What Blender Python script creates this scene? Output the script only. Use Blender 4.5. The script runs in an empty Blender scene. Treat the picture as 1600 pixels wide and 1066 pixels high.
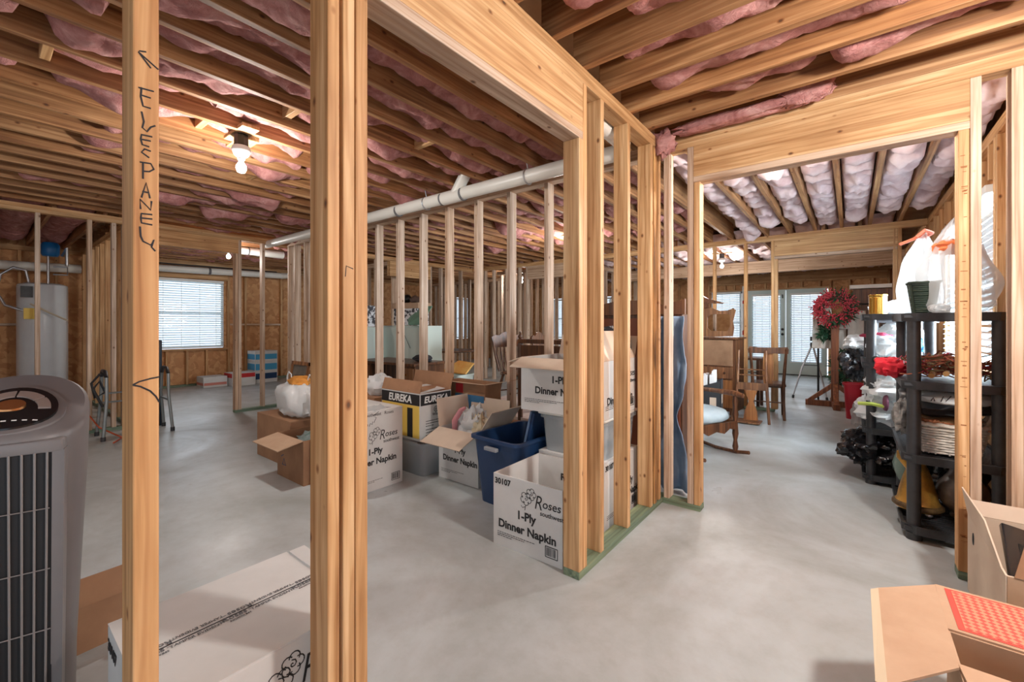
import bpy, bmesh, math, random
from mathutils import Vector, Matrix, noise
R = math.radians
PI = math.pi
S = bpy.context.scene
COL = S.collection
# ---------------------------------------------------------------- camera
cd = bpy.data.cameras.new('camera'); cam = bpy.data.objects.new('camera', cd); COL.objects.link(cam)
cd.sensor_width = 36; cd.lens = 669 / 1600 * 36; cd.shift_y = -26 / 1600; cd.clip_start = 0.02; cd.clip_end = 200
cam.location = (0, 0, 1.221); cam.rotation_euler = (R(90), 0, R(38.387)); S.camera = cam
# ---------------------------------------------------------------- light
S.view_settings.view_transform = 'Standard'; S.view_settings.look = 'None'
S.view_settings.exposure = -0.55; S.view_settings.gamma = 1.0; S.view_settings.use_curve_mapping = False
S.cycles.use_denoising = True
S.cycles.max_bounces = 8; S.cycles.transparent_max_bounces = 16; S.cycles.sample_clamp_indirect = 6
W = bpy.data.worlds.new('world'); S.world = W; W.use_nodes = True
wn = W.node_tree.nodes; wl = W.node_tree.links
bg = wn['Background']; bg.inputs[0].default_value = (0.74, 0.87, 1.0, 1); bg.inputs[1].default_value = 3.0
def lamp(name, typ, loc, power, color=(1, 1, 1), size=0.1, rot=None, sy=None, spread=None):
    l = bpy.data.lights.new(name, typ); l.energy = power; l.color = color
    if typ == 'AREA':
        l.size = size
        if sy: l.shape = 'RECTANGLE'; l.size_y = sy
        if spread: l.spread = spread
    else: l.shadow_soft_size = size
    o = bpy.data.objects.new(name, l); COL.objects.link(o); o.location = loc
    if rot: o.rotation_euler = rot
    return o
WARM = (1.0, 0.955, 0.90)
DAY = (0.82, 0.92, 1.0)
# daylight entering by each window (panels sit outside the glass)
lamp('daylight_side_window', 'AREA', (1.05, 4.85, 1.5), 950, DAY, 1.5, (R(90), 0, R(90)), 1.3)
lamp('daylight_utility_window', 'AREA', (-10.75, 2.65, 1.45), 14, DAY, 1.2, (R(90), 0, R(-90)), 1.4)
lamp('daylight_french_doors', 'AREA', (-1.8, 12.85, 1.2), 34, DAY, 2.6, (R(90), 0, R(180)), 1.9)
lamp('daylight_far_window', 'AREA', (-6.9, 12.85, 1.4), 22, DAY, 1.8, (R(90), 0, R(180)), 1.3)
# bare bulbs on the joists, seen ones, those out of view, and a last one added for its light
BULBS = [(-3.14, 1.10, 2.337, 98), (-7.4, 2.42, 2.337, 70), (-6.2, 8.2, 2.337, 70), (-1.79, 8.23, 2.337, 110),
         (0.9, 1.55, 2.337, 270), (-4.6, -2.2, 2.337, 80), (-3.04, 5.2, 2.337, 90), (-0.25, 3.22, 2.337, 90)]  # last bulb is added, hidden by the header, to brighten the room beyond
for i, b in enumerate(BULBS):
    lamp('bulb_light', 'POINT', (b[0], b[1], b[2] - 0.12), b[3], WARM, 0.10 if i == 4 else 0.045)

# ---------------------------------------------------------------- materials
def mat(name, col=(0.8, 0.8, 0.8), rough=0.6, metal=0, trans=0, spec=None):
    m = bpy.data.materials.new(name); m.use_nodes = True
    p = m.node_tree.nodes['Principled BSDF']
    p.inputs['Base Color'].default_value = (*col, 1); p.inputs['Roughness'].default_value = rough
    p.inputs['Metallic'].default_value = metal
    if spec is not None: p.inputs['Specular IOR Level'].default_value = spec
    return m
def srgb(r, g, b):
    f = lambda c: (c / 255 / 12.92) if c / 255 <= 0.04045 else ((c / 255 + 0.055) / 1.055) ** 2.4
    return (f(r), f(g), f(b))
class NT:
    def __init__(s, m): s.t = m.node_tree; s.p = s.t.nodes['Principled BSDF']
    def n(s, typ, **kw):
        x = s.t.nodes.new(typ)
        for k, v in kw.items():
            if k in ('inp',):
                for a, b in v.items(): x.inputs[a].default_value = b
            else: setattr(x, k, v)
        return x
    def l(s, a, b): s.t.links.new(a, b)
    def ramp(s, fac, stops, interp='LINEAR'):
        r = s.n('ShaderNodeValToRGB'); r.color_ramp.interpolation = interp
        e = r.color_ramp.elements
        while len(e) < len(stops): e.new(0.5)
        for q, (pos, c) in zip(e, stops): q.position = pos; q.color = (*c, 1)
        s.l(fac, r.inputs[0]); return r.outputs[0]
    def mix(s, fac, a, b, mode='MIX'):
        x = s.n('ShaderNodeMix', data_type='RGBA', blend_type=mode)
        if hasattr(fac, 'name'): s.l(fac, x.inputs[0])
        else: x.inputs[0].default_value = fac
        for v, i in ((a, 6), (b, 7)):
            if isinstance(v, tuple): x.inputs[i].default_value = (*v, 1)
            else: s.l(v, x.inputs[i])
        return x.outputs[2]
    def bump(s, h, st=0.2, d=0.01):
        b = s.n('ShaderNodeBump'); b.inputs['Strength'].default_value = st; b.inputs['Distance'].default_value = d
        s.l(h, b.inputs['Height']); s.l(b.outputs[0], s.p.inputs['Normal'])
def wood(name, light, mid, dark, knots=True, grain=1.0, rough=0.62, stain=0.35):
    """Lumber: local Z runs along the board."""
    m = mat(name, mid, rough); t = NT(m)
    tc = t.n('ShaderNodeTexCoord'); oi = t.n('ShaderNodeObjectInfo')
    off = t.n('ShaderNodeVectorMath', operation='SCALE'); off.inputs[3].default_value = 37.0
    cv = t.n('ShaderNodeCombineXYZ'); t.l(oi.outputs['Random'], cv.inputs[0]); t.l(oi.outputs['Random'], cv.inputs[1]); t.l(oi.outputs['Random'], cv.inputs[2])
    t.l(cv.outputs[0], off.inputs[0])
    ad = t.n('ShaderNodeVectorMath', operation='ADD'); t.l(tc.outputs['Object'], ad.inputs[0]); t.l(off.outputs[0], ad.inputs[1])
    mp = t.n('ShaderNodeMapping'); mp.inputs['Scale'].default_value = (34, 34, 1.4); t.l(ad.outputs[0], mp.inputs[0])
    n1 = t.n('ShaderNodeTexNoise', inp={'Scale': 1.0, 'Detail': 4, 'Distortion': 0.6}); t.l(mp.outputs[0], n1.inputs['Vector'])
    mp2 = t.n('ShaderNodeMapping'); mp2.inputs['Scale'].default_value = (7, 7, 0.55); t.l(ad.outputs[0], mp2.inputs[0])
    w = t.n('ShaderNodeTexWave', wave_type='RINGS', rings_direction='Z', inp={'Scale': 2.4 * grain, 'Distortion': 8.0, 'Detail': 2.5, 'Detail Scale': 1.2}); t.l(mp2.outputs[0], w.inputs['Vector'])
    c = t.ramp(n1.outputs[0], [(0.3, dark), (0.52, mid), (0.72, light)])
    g = t.ramp(w.outputs[0], [(0.0, (0.72, 0.58, 0.46)), (0.3, (0.95, 0.92, 0.9)), (1.0, (1, 1, 1))])
    c = t.mix(0.5, c, g, 'MULTIPLY')
    hv = t.ramp(oi.outputs['Random'], [(0.0, (1.0, 0.84, 0.66)), (0.35, (1, 0.95, 0.88)), (0.7, (0.96, 0.98, 1.0)), (1.0, (0.80, 0.74, 0.68))])
    c = t.mix(0.6, c, hv, 'MULTIPLY')
    n2 = t.n('ShaderNodeTexNoise', inp={'Scale': 3.0, 'Detail': 3}); t.l(ad.outputs[0], n2.inputs['Vector'])
    st = t.ramp(n2.outputs[0], [(0.35, (0.70, 0.62, 0.55)), (0.55, (1, 1, 1))])
    c = t.mix(stain, c, st, 'MULTIPLY')
    if knots:
        mp3 = t.n('ShaderNodeMapping'); mp3.inputs['Scale'].default_value = (12, 12, 7.5); t.l(ad.outputs[0], mp3.inputs[0])
        v = t.n('ShaderNodeTexVoronoi', inp={'Scale': 1.0, 'Randomness': 1.0}); t.l(mp3.outputs[0], v.inputs['Vector'])
        k = t.ramp(v.outputs['Distance'], [(0.045, (0.10, 0.05, 0.025)), (0.075, (0.50, 0.32, 0.2)), (0.13, (1, 1, 1))])
        c = t.mix(0.85, c, k, 'MULTIPLY')
    t.l(c, t.p.inputs['Base Color']); t.bump(n1.outputs[0], 0.25, 0.004)
    return m
def noisy(name, a, b, scale=6, rough=0.7, bump=0.1, lo=0.35, hi=0.65, metal=0, coords='Object', bs=None):
    m = mat(name, a, rough, metal); t = NT(m); tc = t.n('ShaderNodeTexCoord')
    n1 = t.n('ShaderNodeTexNoise', inp={'Scale': scale, 'Detail': 6, 'Roughness': 0.6}); t.l(tc.outputs[coords], n1.inputs['Vector'])
    t.l(t.ramp(n1.outputs[0], [(lo, a), (hi, b)]), t.p.inputs['Base Color'])
    if bump:
        n2 = t.n('ShaderNodeTexNoise', inp={'Scale': bs or scale * 5, 'Detail': 4}); t.l(tc.outputs[coords], n2.inputs['Vector']); t.bump(n2.outputs[0], bump, 0.01)
    return m
PINE = wood('pine', srgb(230, 195, 150), srgb(208, 165, 116), srgb(172, 126, 79))
PINE2 = wood('pine_pale', srgb(226, 208, 190), srgb(206, 182, 160), srgb(168, 140, 118))  # same pine made paler: cooler light on the studs put into the colour
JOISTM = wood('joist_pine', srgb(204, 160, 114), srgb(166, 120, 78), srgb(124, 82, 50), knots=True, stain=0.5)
BARK = wood('waney_pine', srgb(225, 180, 120), srgb(190, 140, 85), srgb(60, 42, 26), grain=2.0, stain=0.9)
TREATED = wood('treated_pine', srgb(150, 170, 140), srgb(118, 142, 122), srgb(84, 106, 92), knots=False)
OAK = wood('dark_oak', srgb(130, 88, 56), srgb(96, 62, 40), srgb(60, 38, 26), knots=False, stain=0.2, rough=0.4)
OAKM = wood('brown_oak', srgb(160, 116, 78), srgb(124, 86, 58), srgb(92, 60, 40), knots=False, stain=0.2, rough=0.45)
OAKL = wood('medium_oak', srgb(196, 140, 88), srgb(160, 108, 62), srgb(120, 76, 42), knots=False, stain=0.2, rough=0.45)
CROSSM = wood('stained_post_wood', srgb(170, 110, 70), srgb(138, 84, 52), srgb(100, 58, 36), knots=True, stain=0.3)
# strand board
OSB = mat('strand_board', srgb(200, 150, 100), 0.7); t = NT(OSB); tc = t.n('ShaderNodeTexCoord')
v = t.n('ShaderNodeTexVoronoi', inp={'Scale': 18.0, 'Randomness': 1.0}); nz = t.n('ShaderNodeTexNoise', inp={'Scale': 3.0, 'Detail': 5})
t.l(tc.outputs['Object'], nz.inputs['Vector'])
mx = t.n('ShaderNodeMix', data_type='RGBA'); mx.inputs[0].default_value = 0.25; t.l(tc.outputs['Object'], mx.inputs[6]); t.l(nz.outputs['Color'], mx.inputs[7]); t.l(mx.outputs[2], v.inputs['Vector'])
sp = t.n('ShaderNodeSeparateColor'); t.l(v.outputs['Color'], sp.inputs[0])
t.l(t.ramp(sp.outputs[0], [(0.0, srgb(184, 128, 82)), (0.5, srgb(202, 148, 98)), (1.0, srgb(216, 166, 116))]), t.p.inputs['Base Color']); t.bump(sp.outputs[0], 0.15, 0.004)
# concrete
CONC = mat('concrete', srgb(190, 180, 165), 0.5); t = NT(CONC); tc = t.n('ShaderNodeTexCoord')
a1 = t.n('ShaderNodeTexNoise', inp={'Scale': 0.9, 'Detail': 8, 'Roughness': 0.62, 'Distortion': 0.8}); t.l(tc.outputs['Object'], a1.inputs['Vector'])
a2 = t.n('ShaderNodeTexNoise', inp={'Scale': 9, 'Detail': 8, 'Roughness': 0.7}); t.l(tc.outputs['Object'], a2.inputs['Vector'])
c1 = t.ramp(a1.outputs[0], [(0.3, srgb(156, 160, 157)), (0.48, srgb(176, 182, 182)), (0.68, srgb(198, 205, 208))])
c2 = t.ramp(a2.outputs[0], [(0.3, (0.80, 0.77, 0.73)), (0.55, (1, 1, 1))])
c1 = t.mix(0.5, c1, c2, 'MULTIPLY')
a3 = t.n('ShaderNodeTexVoronoi', inp={'Scale': 2.3}); t.l(tc.outputs['Object'], a3.inputs['Vector'])
c3 = t.ramp(a3.outputs['Distance'], [(0.02, (0.52, 0.42, 0.32)), (0.055, (1, 1, 1))])
c1 = t.mix(0.45, c1, c3, 'MULTIPLY'); t.l(c1, t.p.inputs['Base Color'])
t.l(t.ramp(a1.outputs[0], [(0.3, (0.48,) * 3), (0.7, (0.27,) * 3)]), t.p.inputs['Roughness']); t.bump(a2.outputs[0], 0.08, 0.006)
# insulation
PINK = mat('pink_fibreglass', srgb(226, 160, 160), 0.95); t = NT(PINK); tc = t.n('ShaderNodeTexCoord'); oi = t.n('ShaderNodeObjectInfo')
a1 = t.n('ShaderNodeTexNoise', inp={'Scale': 7, 'Detail': 7, 'Roughness': 0.65, 'Distortion': 1.2}); t.l(tc.outputs['Object'], a1.inputs['Vector'])
c1 = t.ramp(a1.outputs[0], [(0.3, srgb(160, 98, 94)), (0.5, srgb(194, 134, 128)), (0.7, srgb(222, 172, 164))])
c1 = t.mix(0.5, c1, t.ramp(oi.outputs['Random'], [(0, (0.92, 0.84, 0.88)), (1, (1, 1, 1))]), 'MULTIPLY'); t.l(c1, t.p.inputs['Base Color'])
a4 = t.n('ShaderNodeTexNoise', inp={'Scale': 26, 'Detail': 6, 'Roughness': 0.7, 'Distortion': 2.0}); t.l(tc.outputs['Object'], a4.inputs['Vector']); t.bump(a4.outputs[0], 0.8, 0.02)
CARD = noisy('cardboard', srgb(192, 162, 134), srgb(178, 146, 118), 4, 0.85, 0.05)
CARDD = noisy('brown_cardboard', srgb(166, 126, 94), srgb(146, 108, 80), 4, 0.85, 0.05)
WCARD = noisy('white_cardboard', srgb(222, 222, 220), srgb(208, 208, 206), 3, 0.6, 0.03)
BUFF = noisy('buff_cardboard', srgb(216, 198, 178), srgb(204, 184, 164), 3, 0.8, 0.03)
INK = mat('black_ink', (0.018, 0.018, 0.02), 0.6)
GREYINK = mat('grey_ink', (0.12, 0.12, 0.13), 0.7)
WHITEP = mat('white_print', (0.85, 0.85, 0.83), 0.6)
REDP = mat('red_print', srgb(196, 44, 48), 0.6)
YELP = mat('yellow_print', srgb(236, 200, 96), 0.6)
BLUEP = noisy('blue_print', srgb(70, 130, 170), srgb(44, 96, 140), 3, 0.5, 0)
PVC = mat('white_pvc', srgb(236, 234, 226), 0.35)
GASKET = mat('pipe_primer', srgb(110, 110, 112), 0.5)
BLKPL = noisy('black_plastic', (0.022, 0.023, 0.026), (0.04, 0.042, 0.046), 14, 0.42, 0.05)
TOTE = mat('blue_plastic', srgb(28, 58, 98), 0.38)
TOTEH = mat('grey_plastic', srgb(150, 154, 160), 0.5)
METAL = mat('galvanised_metal', (0.55, 0.56, 0.58), 0.35, 0.9)
BLKMET = mat('black_metal', (0.02, 0.02, 0.02), 0.35, 0.6)
BRASS = mat('polished_brass', srgb(214, 170, 84), 0.2, 1.0)
WHITEPAINT = mat('white_paint', srgb(240, 240, 236), 0.4)
MINT = mat('pale_green_enamel', srgb(206, 220, 212), 0.45)
DOORM = mat('door_paint', srgb(210, 226, 222), 0.45)
MARKER = mat('black_marker', (0.015, 0.015, 0.02), 0.7)
def film(name, col, alpha=0.5, rough=0.25, tr=0.4):
    m = bpy.data.materials.new(name); m.use_nodes = True; n = m.node_tree.nodes; l = m.node_tree.links
    p = n['Principled BSDF']; p.inputs['Base Color'].default_value = (*col, 1); p.inputs['Roughness'].default_value = rough
    tl = n.new('ShaderNodeBsdfTranslucent'); tl.inputs[0].default_value = (*col, 1)
    m1 = n.new('ShaderNodeMixShader'); m1.inputs[0].default_value = tr; l.new(p.outputs[0], m1.inputs[1]); l.new(tl.outputs[0], m1.inputs[2])
    tp = n.new('ShaderNodeBsdfTransparent'); m2 = n.new('ShaderNodeMixShader'); m2.inputs[0].default_value = alpha
    l.new(tp.outputs[0], m2.inputs[1]); l.new(m1.outputs[0], m2.inputs[2]); l.new(m2.outputs[0], n['Material Output'].inputs[0])
    nz = n.new('ShaderNodeTexNoise'); nz.inputs['Scale'].default_value = 14; nz.inputs['Detail'].default_value = 4; nz.inputs['Distortion'].default_value = 1.5
    b = n.new('ShaderNodeBump'); b.inputs['Strength'].default_value = 0.5; b.inputs['Distance'].default_value = 0.01
    tc = n.new('ShaderNodeTexCoord'); l.new(tc.outputs['Object'], nz.inputs['Vector']); l.new(nz.outputs[0], b.inputs['Height']); l.new(b.outputs[0], p.inputs['Normal'])
    return m
BAGW = film('white_plastic_film', srgb(240, 242, 242), 0.96, 0.3, 0.3)
BAGC = film('clear_plastic_film', srgb(214, 216, 216), 0.55, 0.2, 0.3)
PINK2 = noisy('lavender_fibreglass', srgb(214, 184, 186), srgb(242, 222, 222), 7, 0.95, 0.5, bs=12)
CLEAR = film('clear_tub_plastic', srgb(220, 228, 232), 0.36, 0.2, 0.3)
BAGB = mat('black_bag_film', (0.012, 0.012, 0.014), 0.18)
BLIND = film('blind_slat_vinyl', srgb(226, 234, 238), 1.0, 0.4, 0.35)
t = NT(mat('glass_dummy'))
GLASS = bpy.data.materials.new('window_glass'); GLASS.use_nodes = True; n = GLASS.node_tree.nodes; l = GLASS.node_tree.links
gl = n.new('ShaderNodeBsdfGlossy'); gl.inputs['Roughness'].default_value = 0.03; tp = n.new('ShaderNodeBsdfTransparent'); mm = n.new('ShaderNodeMixShader'); mm.inputs[0].default_value = 0.08
l.new(tp.outputs[0], mm.inputs[1]); l.new(gl.outputs[0], mm.inputs[2]); l.new(mm.outputs[0], n['Material Output'].inputs[0])
BULBM = bpy.data.materials.new('lit_bulb'); BULBM.use_nodes = True; p = BULBM.node_tree.nodes['Principled BSDF']
p.inputs['Emission Color'].default_value = (1, 0.96, 0.9, 1); p.inputs['Emission Strength'].default_value = 14

# ---------------------------------------------------------------- geometry helpers
class MB:
    def __init__(s): s.v = []; s.f = []; s.m = []
    def add(s, vs, fs, M=None, mi=0):
        o = len(s.v)
        for q in vs: s.v.append(tuple(M @ Vector(q)) if M else tuple(q))
        for f in fs: s.f.append([i + o for i in f]); s.m.append(mi)
        return s
    def box(s, lo, hi, M=None, mi=0, bv=0.0):
        x0, y0, z0 = lo; x1, y1, z1 = hi
        if bv <= 0:
            return s.add([(x0, y0, z0), (x1, y0, z0), (x1, y1, z0), (x0, y1, z0), (x0, y0, z1), (x1, y0, z1), (x1, y1, z1), (x0, y1, z1)],
                         [(0, 3, 2, 1), (4, 5, 6, 7), (0, 1, 5, 4), (1, 2, 6, 5), (2, 3, 7, 6), (3, 0, 4, 7)], M, mi)
        b = bmesh.new(); bmesh.ops.create_cube(b, size=1.0)
        for q in b.verts: q.co = Vector(((x0 + x1) / 2 + q.co.x * (x1 - x0), (y0 + y1) / 2 + q.co.y * (y1 - y0), (z0 + z1) / 2 + q.co.z * (z1 - z0)))
        bmesh.ops.bevel(b, geom=list(b.edges), offset=bv, segments=2, affect='EDGES', profile=0.5)
        b.verts.index_update(); s.add([q.co[:] for q in b.verts], [[q.index for q in f.verts] for f in b.faces], M, mi); b.free(); return s
    def cyl(s, a, b, r0, r1=None, n=16, cap=True, mi=0):
        r1 = r0 if r1 is None else r1
        a = Vector(a); b = Vector(b); d = (b - a).normalized(); u = d.orthogonal().normalized(); w = d.cross(u)
        vs = []
        for c, r in ((a, r0), (b, r1)):
            for i in range(n): th = 2 * PI * i / n; vs.append(c + (u * math.cos(th) + w * math.sin(th)) * r)
        fs = [(i, (i + 1) % n, n + (i + 1) % n, n + i) for i in range(n)]
        if cap: fs += [tuple(range(n - 1, -1, -1)), tuple(range(n, 2 * n))]
        return s.add(vs, fs, None, mi)
    def tube(s, pts, r, n=8, closed=False, mi=0):
        P = [Vector(q) for q in pts]; k = len(P); rs = r if isinstance(r, (list, tuple)) else [r] * k
        vs = []; u = None
        for i, q in enumerate(P):
            d = (P[(i + 1) % k] - P[i - 1]) if closed else (P[min(i + 1, k - 1)] - P[max(i - 1, 0)])
            d.normalize()
            u = (u - d * u.dot(d)) if u is not None else d.orthogonal()
            if u.length < 1e-5: u = d.orthogonal()
            u.normalize(); w = d.cross(u)
            for j in range(n): th = 2 * PI * j / n; vs.append(q + (u * math.cos(th) + w * math.sin(th)) * rs[i])
        fs = []
        for i in range(k if closed else k - 1):
            for j in range(n): a = i * n; b = ((i + 1) % k) * n; fs.append((a + j, a + (j + 1) % n, b + (j + 1) % n, b + j))
        if not closed: fs += [tuple(range(n - 1, -1, -1)), tuple(range((k - 1) * n, k * n))]
        return s.add(vs, fs, None, mi)
    def lathe(s, prof, c=(0, 0, 0), n=28, M=None, mi=0, sx=1, sy=1):
        vs = []; k = len(prof)
        for r, z in prof:
            for j in range(n): th = 2 * PI * j / n; vs.append((c[0] + sx * r * math.cos(th), c[1] + sy * r * math.sin(th), c[2] + z))
        fs = [(i * n + j, i * n + (j + 1) % n, (i + 1) * n + (j + 1) % n, (i + 1) * n + j) for i in range(k - 1) for j in range(n)]
        if prof[0][0] > 1e-4: fs.append(tuple(range(n - 1, -1, -1)))
        if prof[-1][0] > 1e-4: fs.append(tuple(range((k - 1) * n, k * n)))
        return s.add(vs, fs, M, mi)
    def prism(s, poly, d, M=None, mi=0):
        """poly in XZ, extruded along Y from 0 to d"""
        n = len(poly); vs = [(x, 0, z) for x, z in poly] + [(x, d, z) for x, z in poly]
        fs = [(i, (i + 1) % n, n + (i + 1) % n, n + i) for i in range(n)] + [tuple(range(n - 1, -1, -1)), tuple(range(n, 2 * n))]
        return s.add(vs, fs, M, mi)
    def slab(s, quad, th, mi=0):
        q = [Vector(a) for a in quad]; nn = (q[1] - q[0]).cross(q[2] - q[0]).normalized() * th; n = len(q)
        vs = q + [a + nn for a in q]
        return s.add(vs, [tuple(range(n - 1, -1, -1)), tuple(range(n, 2 * n))] + [(i, (i + 1) % n, n + (i + 1) % n, n + i) for i in range(n)], None, mi)
    def blob(s, c, r, amp=0.2, fr=2.5, seed=0, n=24, mi=0, zmin=None, pw=1.0, fold=0.0):
        vs = []; c = Vector(c); m = n // 2 + 1
        for i in range(m):
            ph = PI * i / (m - 1)
            for j in range(n):
                th = 2 * PI * j / n
                d = Vector((math.sin(ph) * math.cos(th), math.sin(ph) * math.sin(th), -math.cos(ph)))
                k = 1 + amp * noise.fractal(d * fr + Vector((seed * 3.1, seed * 1.7, seed)), 0.8, 2.0, 4)
                if fold: k += fold * abs(noise.noise(Vector((d.x * 6 + seed, d.y * 6, d.z * 1.2)))) - fold * 0.3
                e = Vector([math.copysign(abs(d[q]) ** pw, d[q]) for q in range(3)])
                q = Vector((e.x * r[0], e.y * r[1], e.z * r[2])) * k + c
                if zmin is not None and q.z < zmin: q.z = zmin + 0.002 * math.sin(j * 3 + i)
                vs.append(q)
        fs = [(i * n + j, i * n + (j + 1) % n, (i + 1) * n + (j + 1) % n, (i + 1) * n + j) for i in range(m - 1) for j in range(n)]
        return s.add(vs, fs, None, mi)
    def mesh(s, name, mats, smooth=None):
        me = bpy.data.meshes.new(name); me.from_pydata([tuple(q) for q in s.v], [], s.f)
        for m in (mats if isinstance(mats, (list, tuple)) else [mats]): me.materials.append(m)
        me.polygons.foreach_set('material_index', s.m)
        b = bmesh.new(); b.from_mesh(me); bmesh.ops.remove_doubles(b, verts=b.verts, dist=1e-5); b.to_mesh(me); b.free()
        if smooth: me.shade_smooth(); me.set_sharp_from_angle(angle=R(smooth))
        me.update(); return me
    def build(s, name, mats, parent=None, smooth=None, label=None, cat=None, group=None, kind=None, loc=None, rot=None):
        o = bpy.data.objects.new(name, s.mesh(name, mats, smooth)); COL.objects.link(o); o.parent = parent
        if loc: o.location = loc
        if rot: o.rotation_euler = rot
        tag(o, label, cat, group, kind); return o
def tag(o, label=None, cat=None, group=None, kind=None):
    if label: o['label'] = label
    if cat: o['category'] = cat
    if group: o['group'] = group
    if kind: o['kind'] = kind
    return o
def thing(name, label, cat, loc=(0, 0, 0), rz=0, group=None):
    o = bpy.data.objects.new(name, None); COL.objects.link(o); o.location = loc; o.rotation_euler = (0, 0, rz); o.empty_display_size = 0.1
    return tag(o, label, cat, group)
def copy_tree(o, loc=None, rz=None, label=None, parent=None):
    c = o.copy(); COL.objects.link(c); c.parent = parent
    if loc is not None: c.location = loc
    if rz is not None: c.rotation_euler = (0, 0, rz)
    if label: c['label'] = label
    for ch in list(o.children): copy_tree(ch, parent=c)
    return c
BX = lambda lo, hi, bv=0.0: MB().box(lo, hi, bv=bv)
FACE = {'front': lambda u, w, d: Matrix.Translation((u, -d, w)) @ Matrix.Rotation(R(90), 4, 'X'),
        'right': lambda u, w, d: Matrix.Translation((d, u, w)) @ Matrix.Rotation(R(90), 4, 'Z') @ Matrix.Rotation(R(90), 4, 'X'),
        'left': lambda u, w, d: Matrix.Translation((-d, -u, w)) @ Matrix.Rotation(R(-90), 4, 'Z') @ Matrix.Rotation(R(90), 4, 'X'),
        'top': lambda u, w, d: Matrix.Translation((u, w, d))}
def text(parent, s, size, face, u, w, d, m=None, bold=0.0, align='CENTER', roll=0, sx=1.0, name='lettering', shear=0.0):
    c = bpy.data.curves.new('lettering', 'FONT'); c.body = s; c.size = size; c.offset = bold * size * 1.7; c.align_x = align; c.extrude = 0.0004; c.shear = shear
    c.resolution_u = 3; o = bpy.data.objects.new('tmp', c); me = bpy.data.meshes.new_from_object(o); bpy.data.objects.remove(o)
    me.materials.clear(); me.materials.append(m or INK)
    o = bpy.data.objects.new(name, me); COL.objects.link(o); o.parent = parent
    o.matrix_local = FACE[face](u, w, d + 0.0012) @ Matrix.Rotation(roll, 4, 'Z') @ Matrix.Diagonal((sx, 1, 1, 1)); return o
def strokes(parent, lines, r, face, u, w, d, m=None, name='lettering', sc=1.0, roll=0, flat=0.3):
    mb = MB()
    for ln in lines: mb.tube([(x * sc, y * sc, 0) for x, y in ln], r, 5)
    o = mb.build(name, m or MARKER, parent)
    o.matrix_local = FACE[face](u, w, d + 0.0006) @ Matrix.Rotation(roll, 4, 'Z') @ Matrix.Diagonal((1, 1, flat, 1)); return o

# ---------------------------------------------------------------- lumber
_lum = {}
def _nop(): pass
def lumber(name, p, size, axis, m=None, label=None, cat='stud', group=None, kind=None, jit=0.0):
    """p: low corner; size (dx,dy,dz); axis: the direction the grain runs."""
    m = m or PINE; dx, dy, dz = size
    L = {'x': dx, 'y': dy, 'z': dz}[axis]
    a, b = {'x': (dz, dy), 'y': (dx, dz), 'z': (dx, dy)}[axis]
    key = (round(a, 3), round(b, 3), round(L, 3), m.name)
    if key not in _lum:
        _lum[key] = MB().box((-a / 2, -b / 2, -L / 2), (a / 2, b / 2, L / 2), bv=0.003).mesh(name, m)
    o = bpy.data.objects.new(name, _lum[key]); COL.objects.link(o)
    o.location = (p[0] + dx / 2, p[1] + dy / 2, p[2] + dz / 2)
    o.rotation_euler = {'x': (0, R(90), 0), 'y': (R(90), 0, 0), 'z': (0, 0, 0)}[axis]
    if jit: o.rotation_euler[2] += random.uniform(-jit, jit)
    return tag(o, label, cat, group, kind)
T, D = 0.038, 0.089
ZB, ZT, ZP = 0.038, 2.389, 2.465
random.seed(7)
def studs_x(xs, y, label, group, m=None, z0=ZB, z1=ZT, cat='stud', name='wall_stud'):
    for x in xs: lumber(name, (x, y, z0), (T, D, z1 - z0), 'z', m, label, cat, group, jit=0.02)
def studs_y(ys, x, label, group, m=None, z0=ZB, z1=ZT, cat='stud', name='wall_stud'):
    for y in ys: lumber(name, (x, y, z0), (D, T, z1 - z0), 'z', m, label, cat, group, jit=0.02)
def frange(a, b, s):
    r = []
    while a <= b + 1e-6: r.append(a); a += s
    return r

# ================================================================ the shell
BX((-10.45, -4.6, -0.15), (3.6, 12.8, 0.0)).build('floor', CONC, kind='structure')
SUB = noisy('subfloor_board', srgb(190, 150, 110), srgb(160, 120, 84), 3, 0.8, 0)
BX((-10.45, -4.6, 2.702), (3.6, 12.8, 2.74)).build('ceiling', SUB, kind='structure')
def osb_wall(name, boxes):
    mb = MB()
    for lo, hi in boxes: mb.box(lo, hi)
    return mb.build(name, OSB, kind='structure')
XE = -10.25    # room side of the studs on the far-left exterior wall
XO = XE - D
osb_wall('wall_left', [((XO - .012, -4.6, 0), (XO, 2.10, 2.7)), ((XO - .012, 2.10, 0), (XO, 3.28, 0.74)), ((XO - .012, 2.10, 2.12), (XO, 3.28, 2.7)),
                       ((XO - .012, 3.28, 0), (XO, 9.6, 2.7)), ((XO - .012, 9.6, 0), (XO, 10.6, .74)), ((XO - .012, 9.6, 2.12), (XO, 10.6, 2.7)), ((XO - .012, 10.6, 0), (XO, 12.8, 2.7))])
YE = 12.3; YO = YE + D
osb_wall('wall_back', [((-10.45, YO, 0), (-8.0, YO + .012, 2.7)), ((-8.0, YO, 0), (-5.8, YO + .012, .74)), ((-8.0, YO, 2.09), (-5.8, YO + .012, 2.7)),
                       ((-5.8, YO, 0), (-2.95, YO + .012, 2.7)), ((-2.95, YO, 0), (-2.2, YO + .012, .42)), ((-2.95, YO, 2.09), (-2.2, YO + .012, 2.7)),
                       ((-2.2, YO, 0), (-2.08, YO + .012, 2.7)), ((-2.08, YO, 2.05), (-0.42, YO + .012, 2.7)), ((-0.42, YO, 0), (3.6, YO + .012, 2.7))])
XR = 0.70
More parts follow.
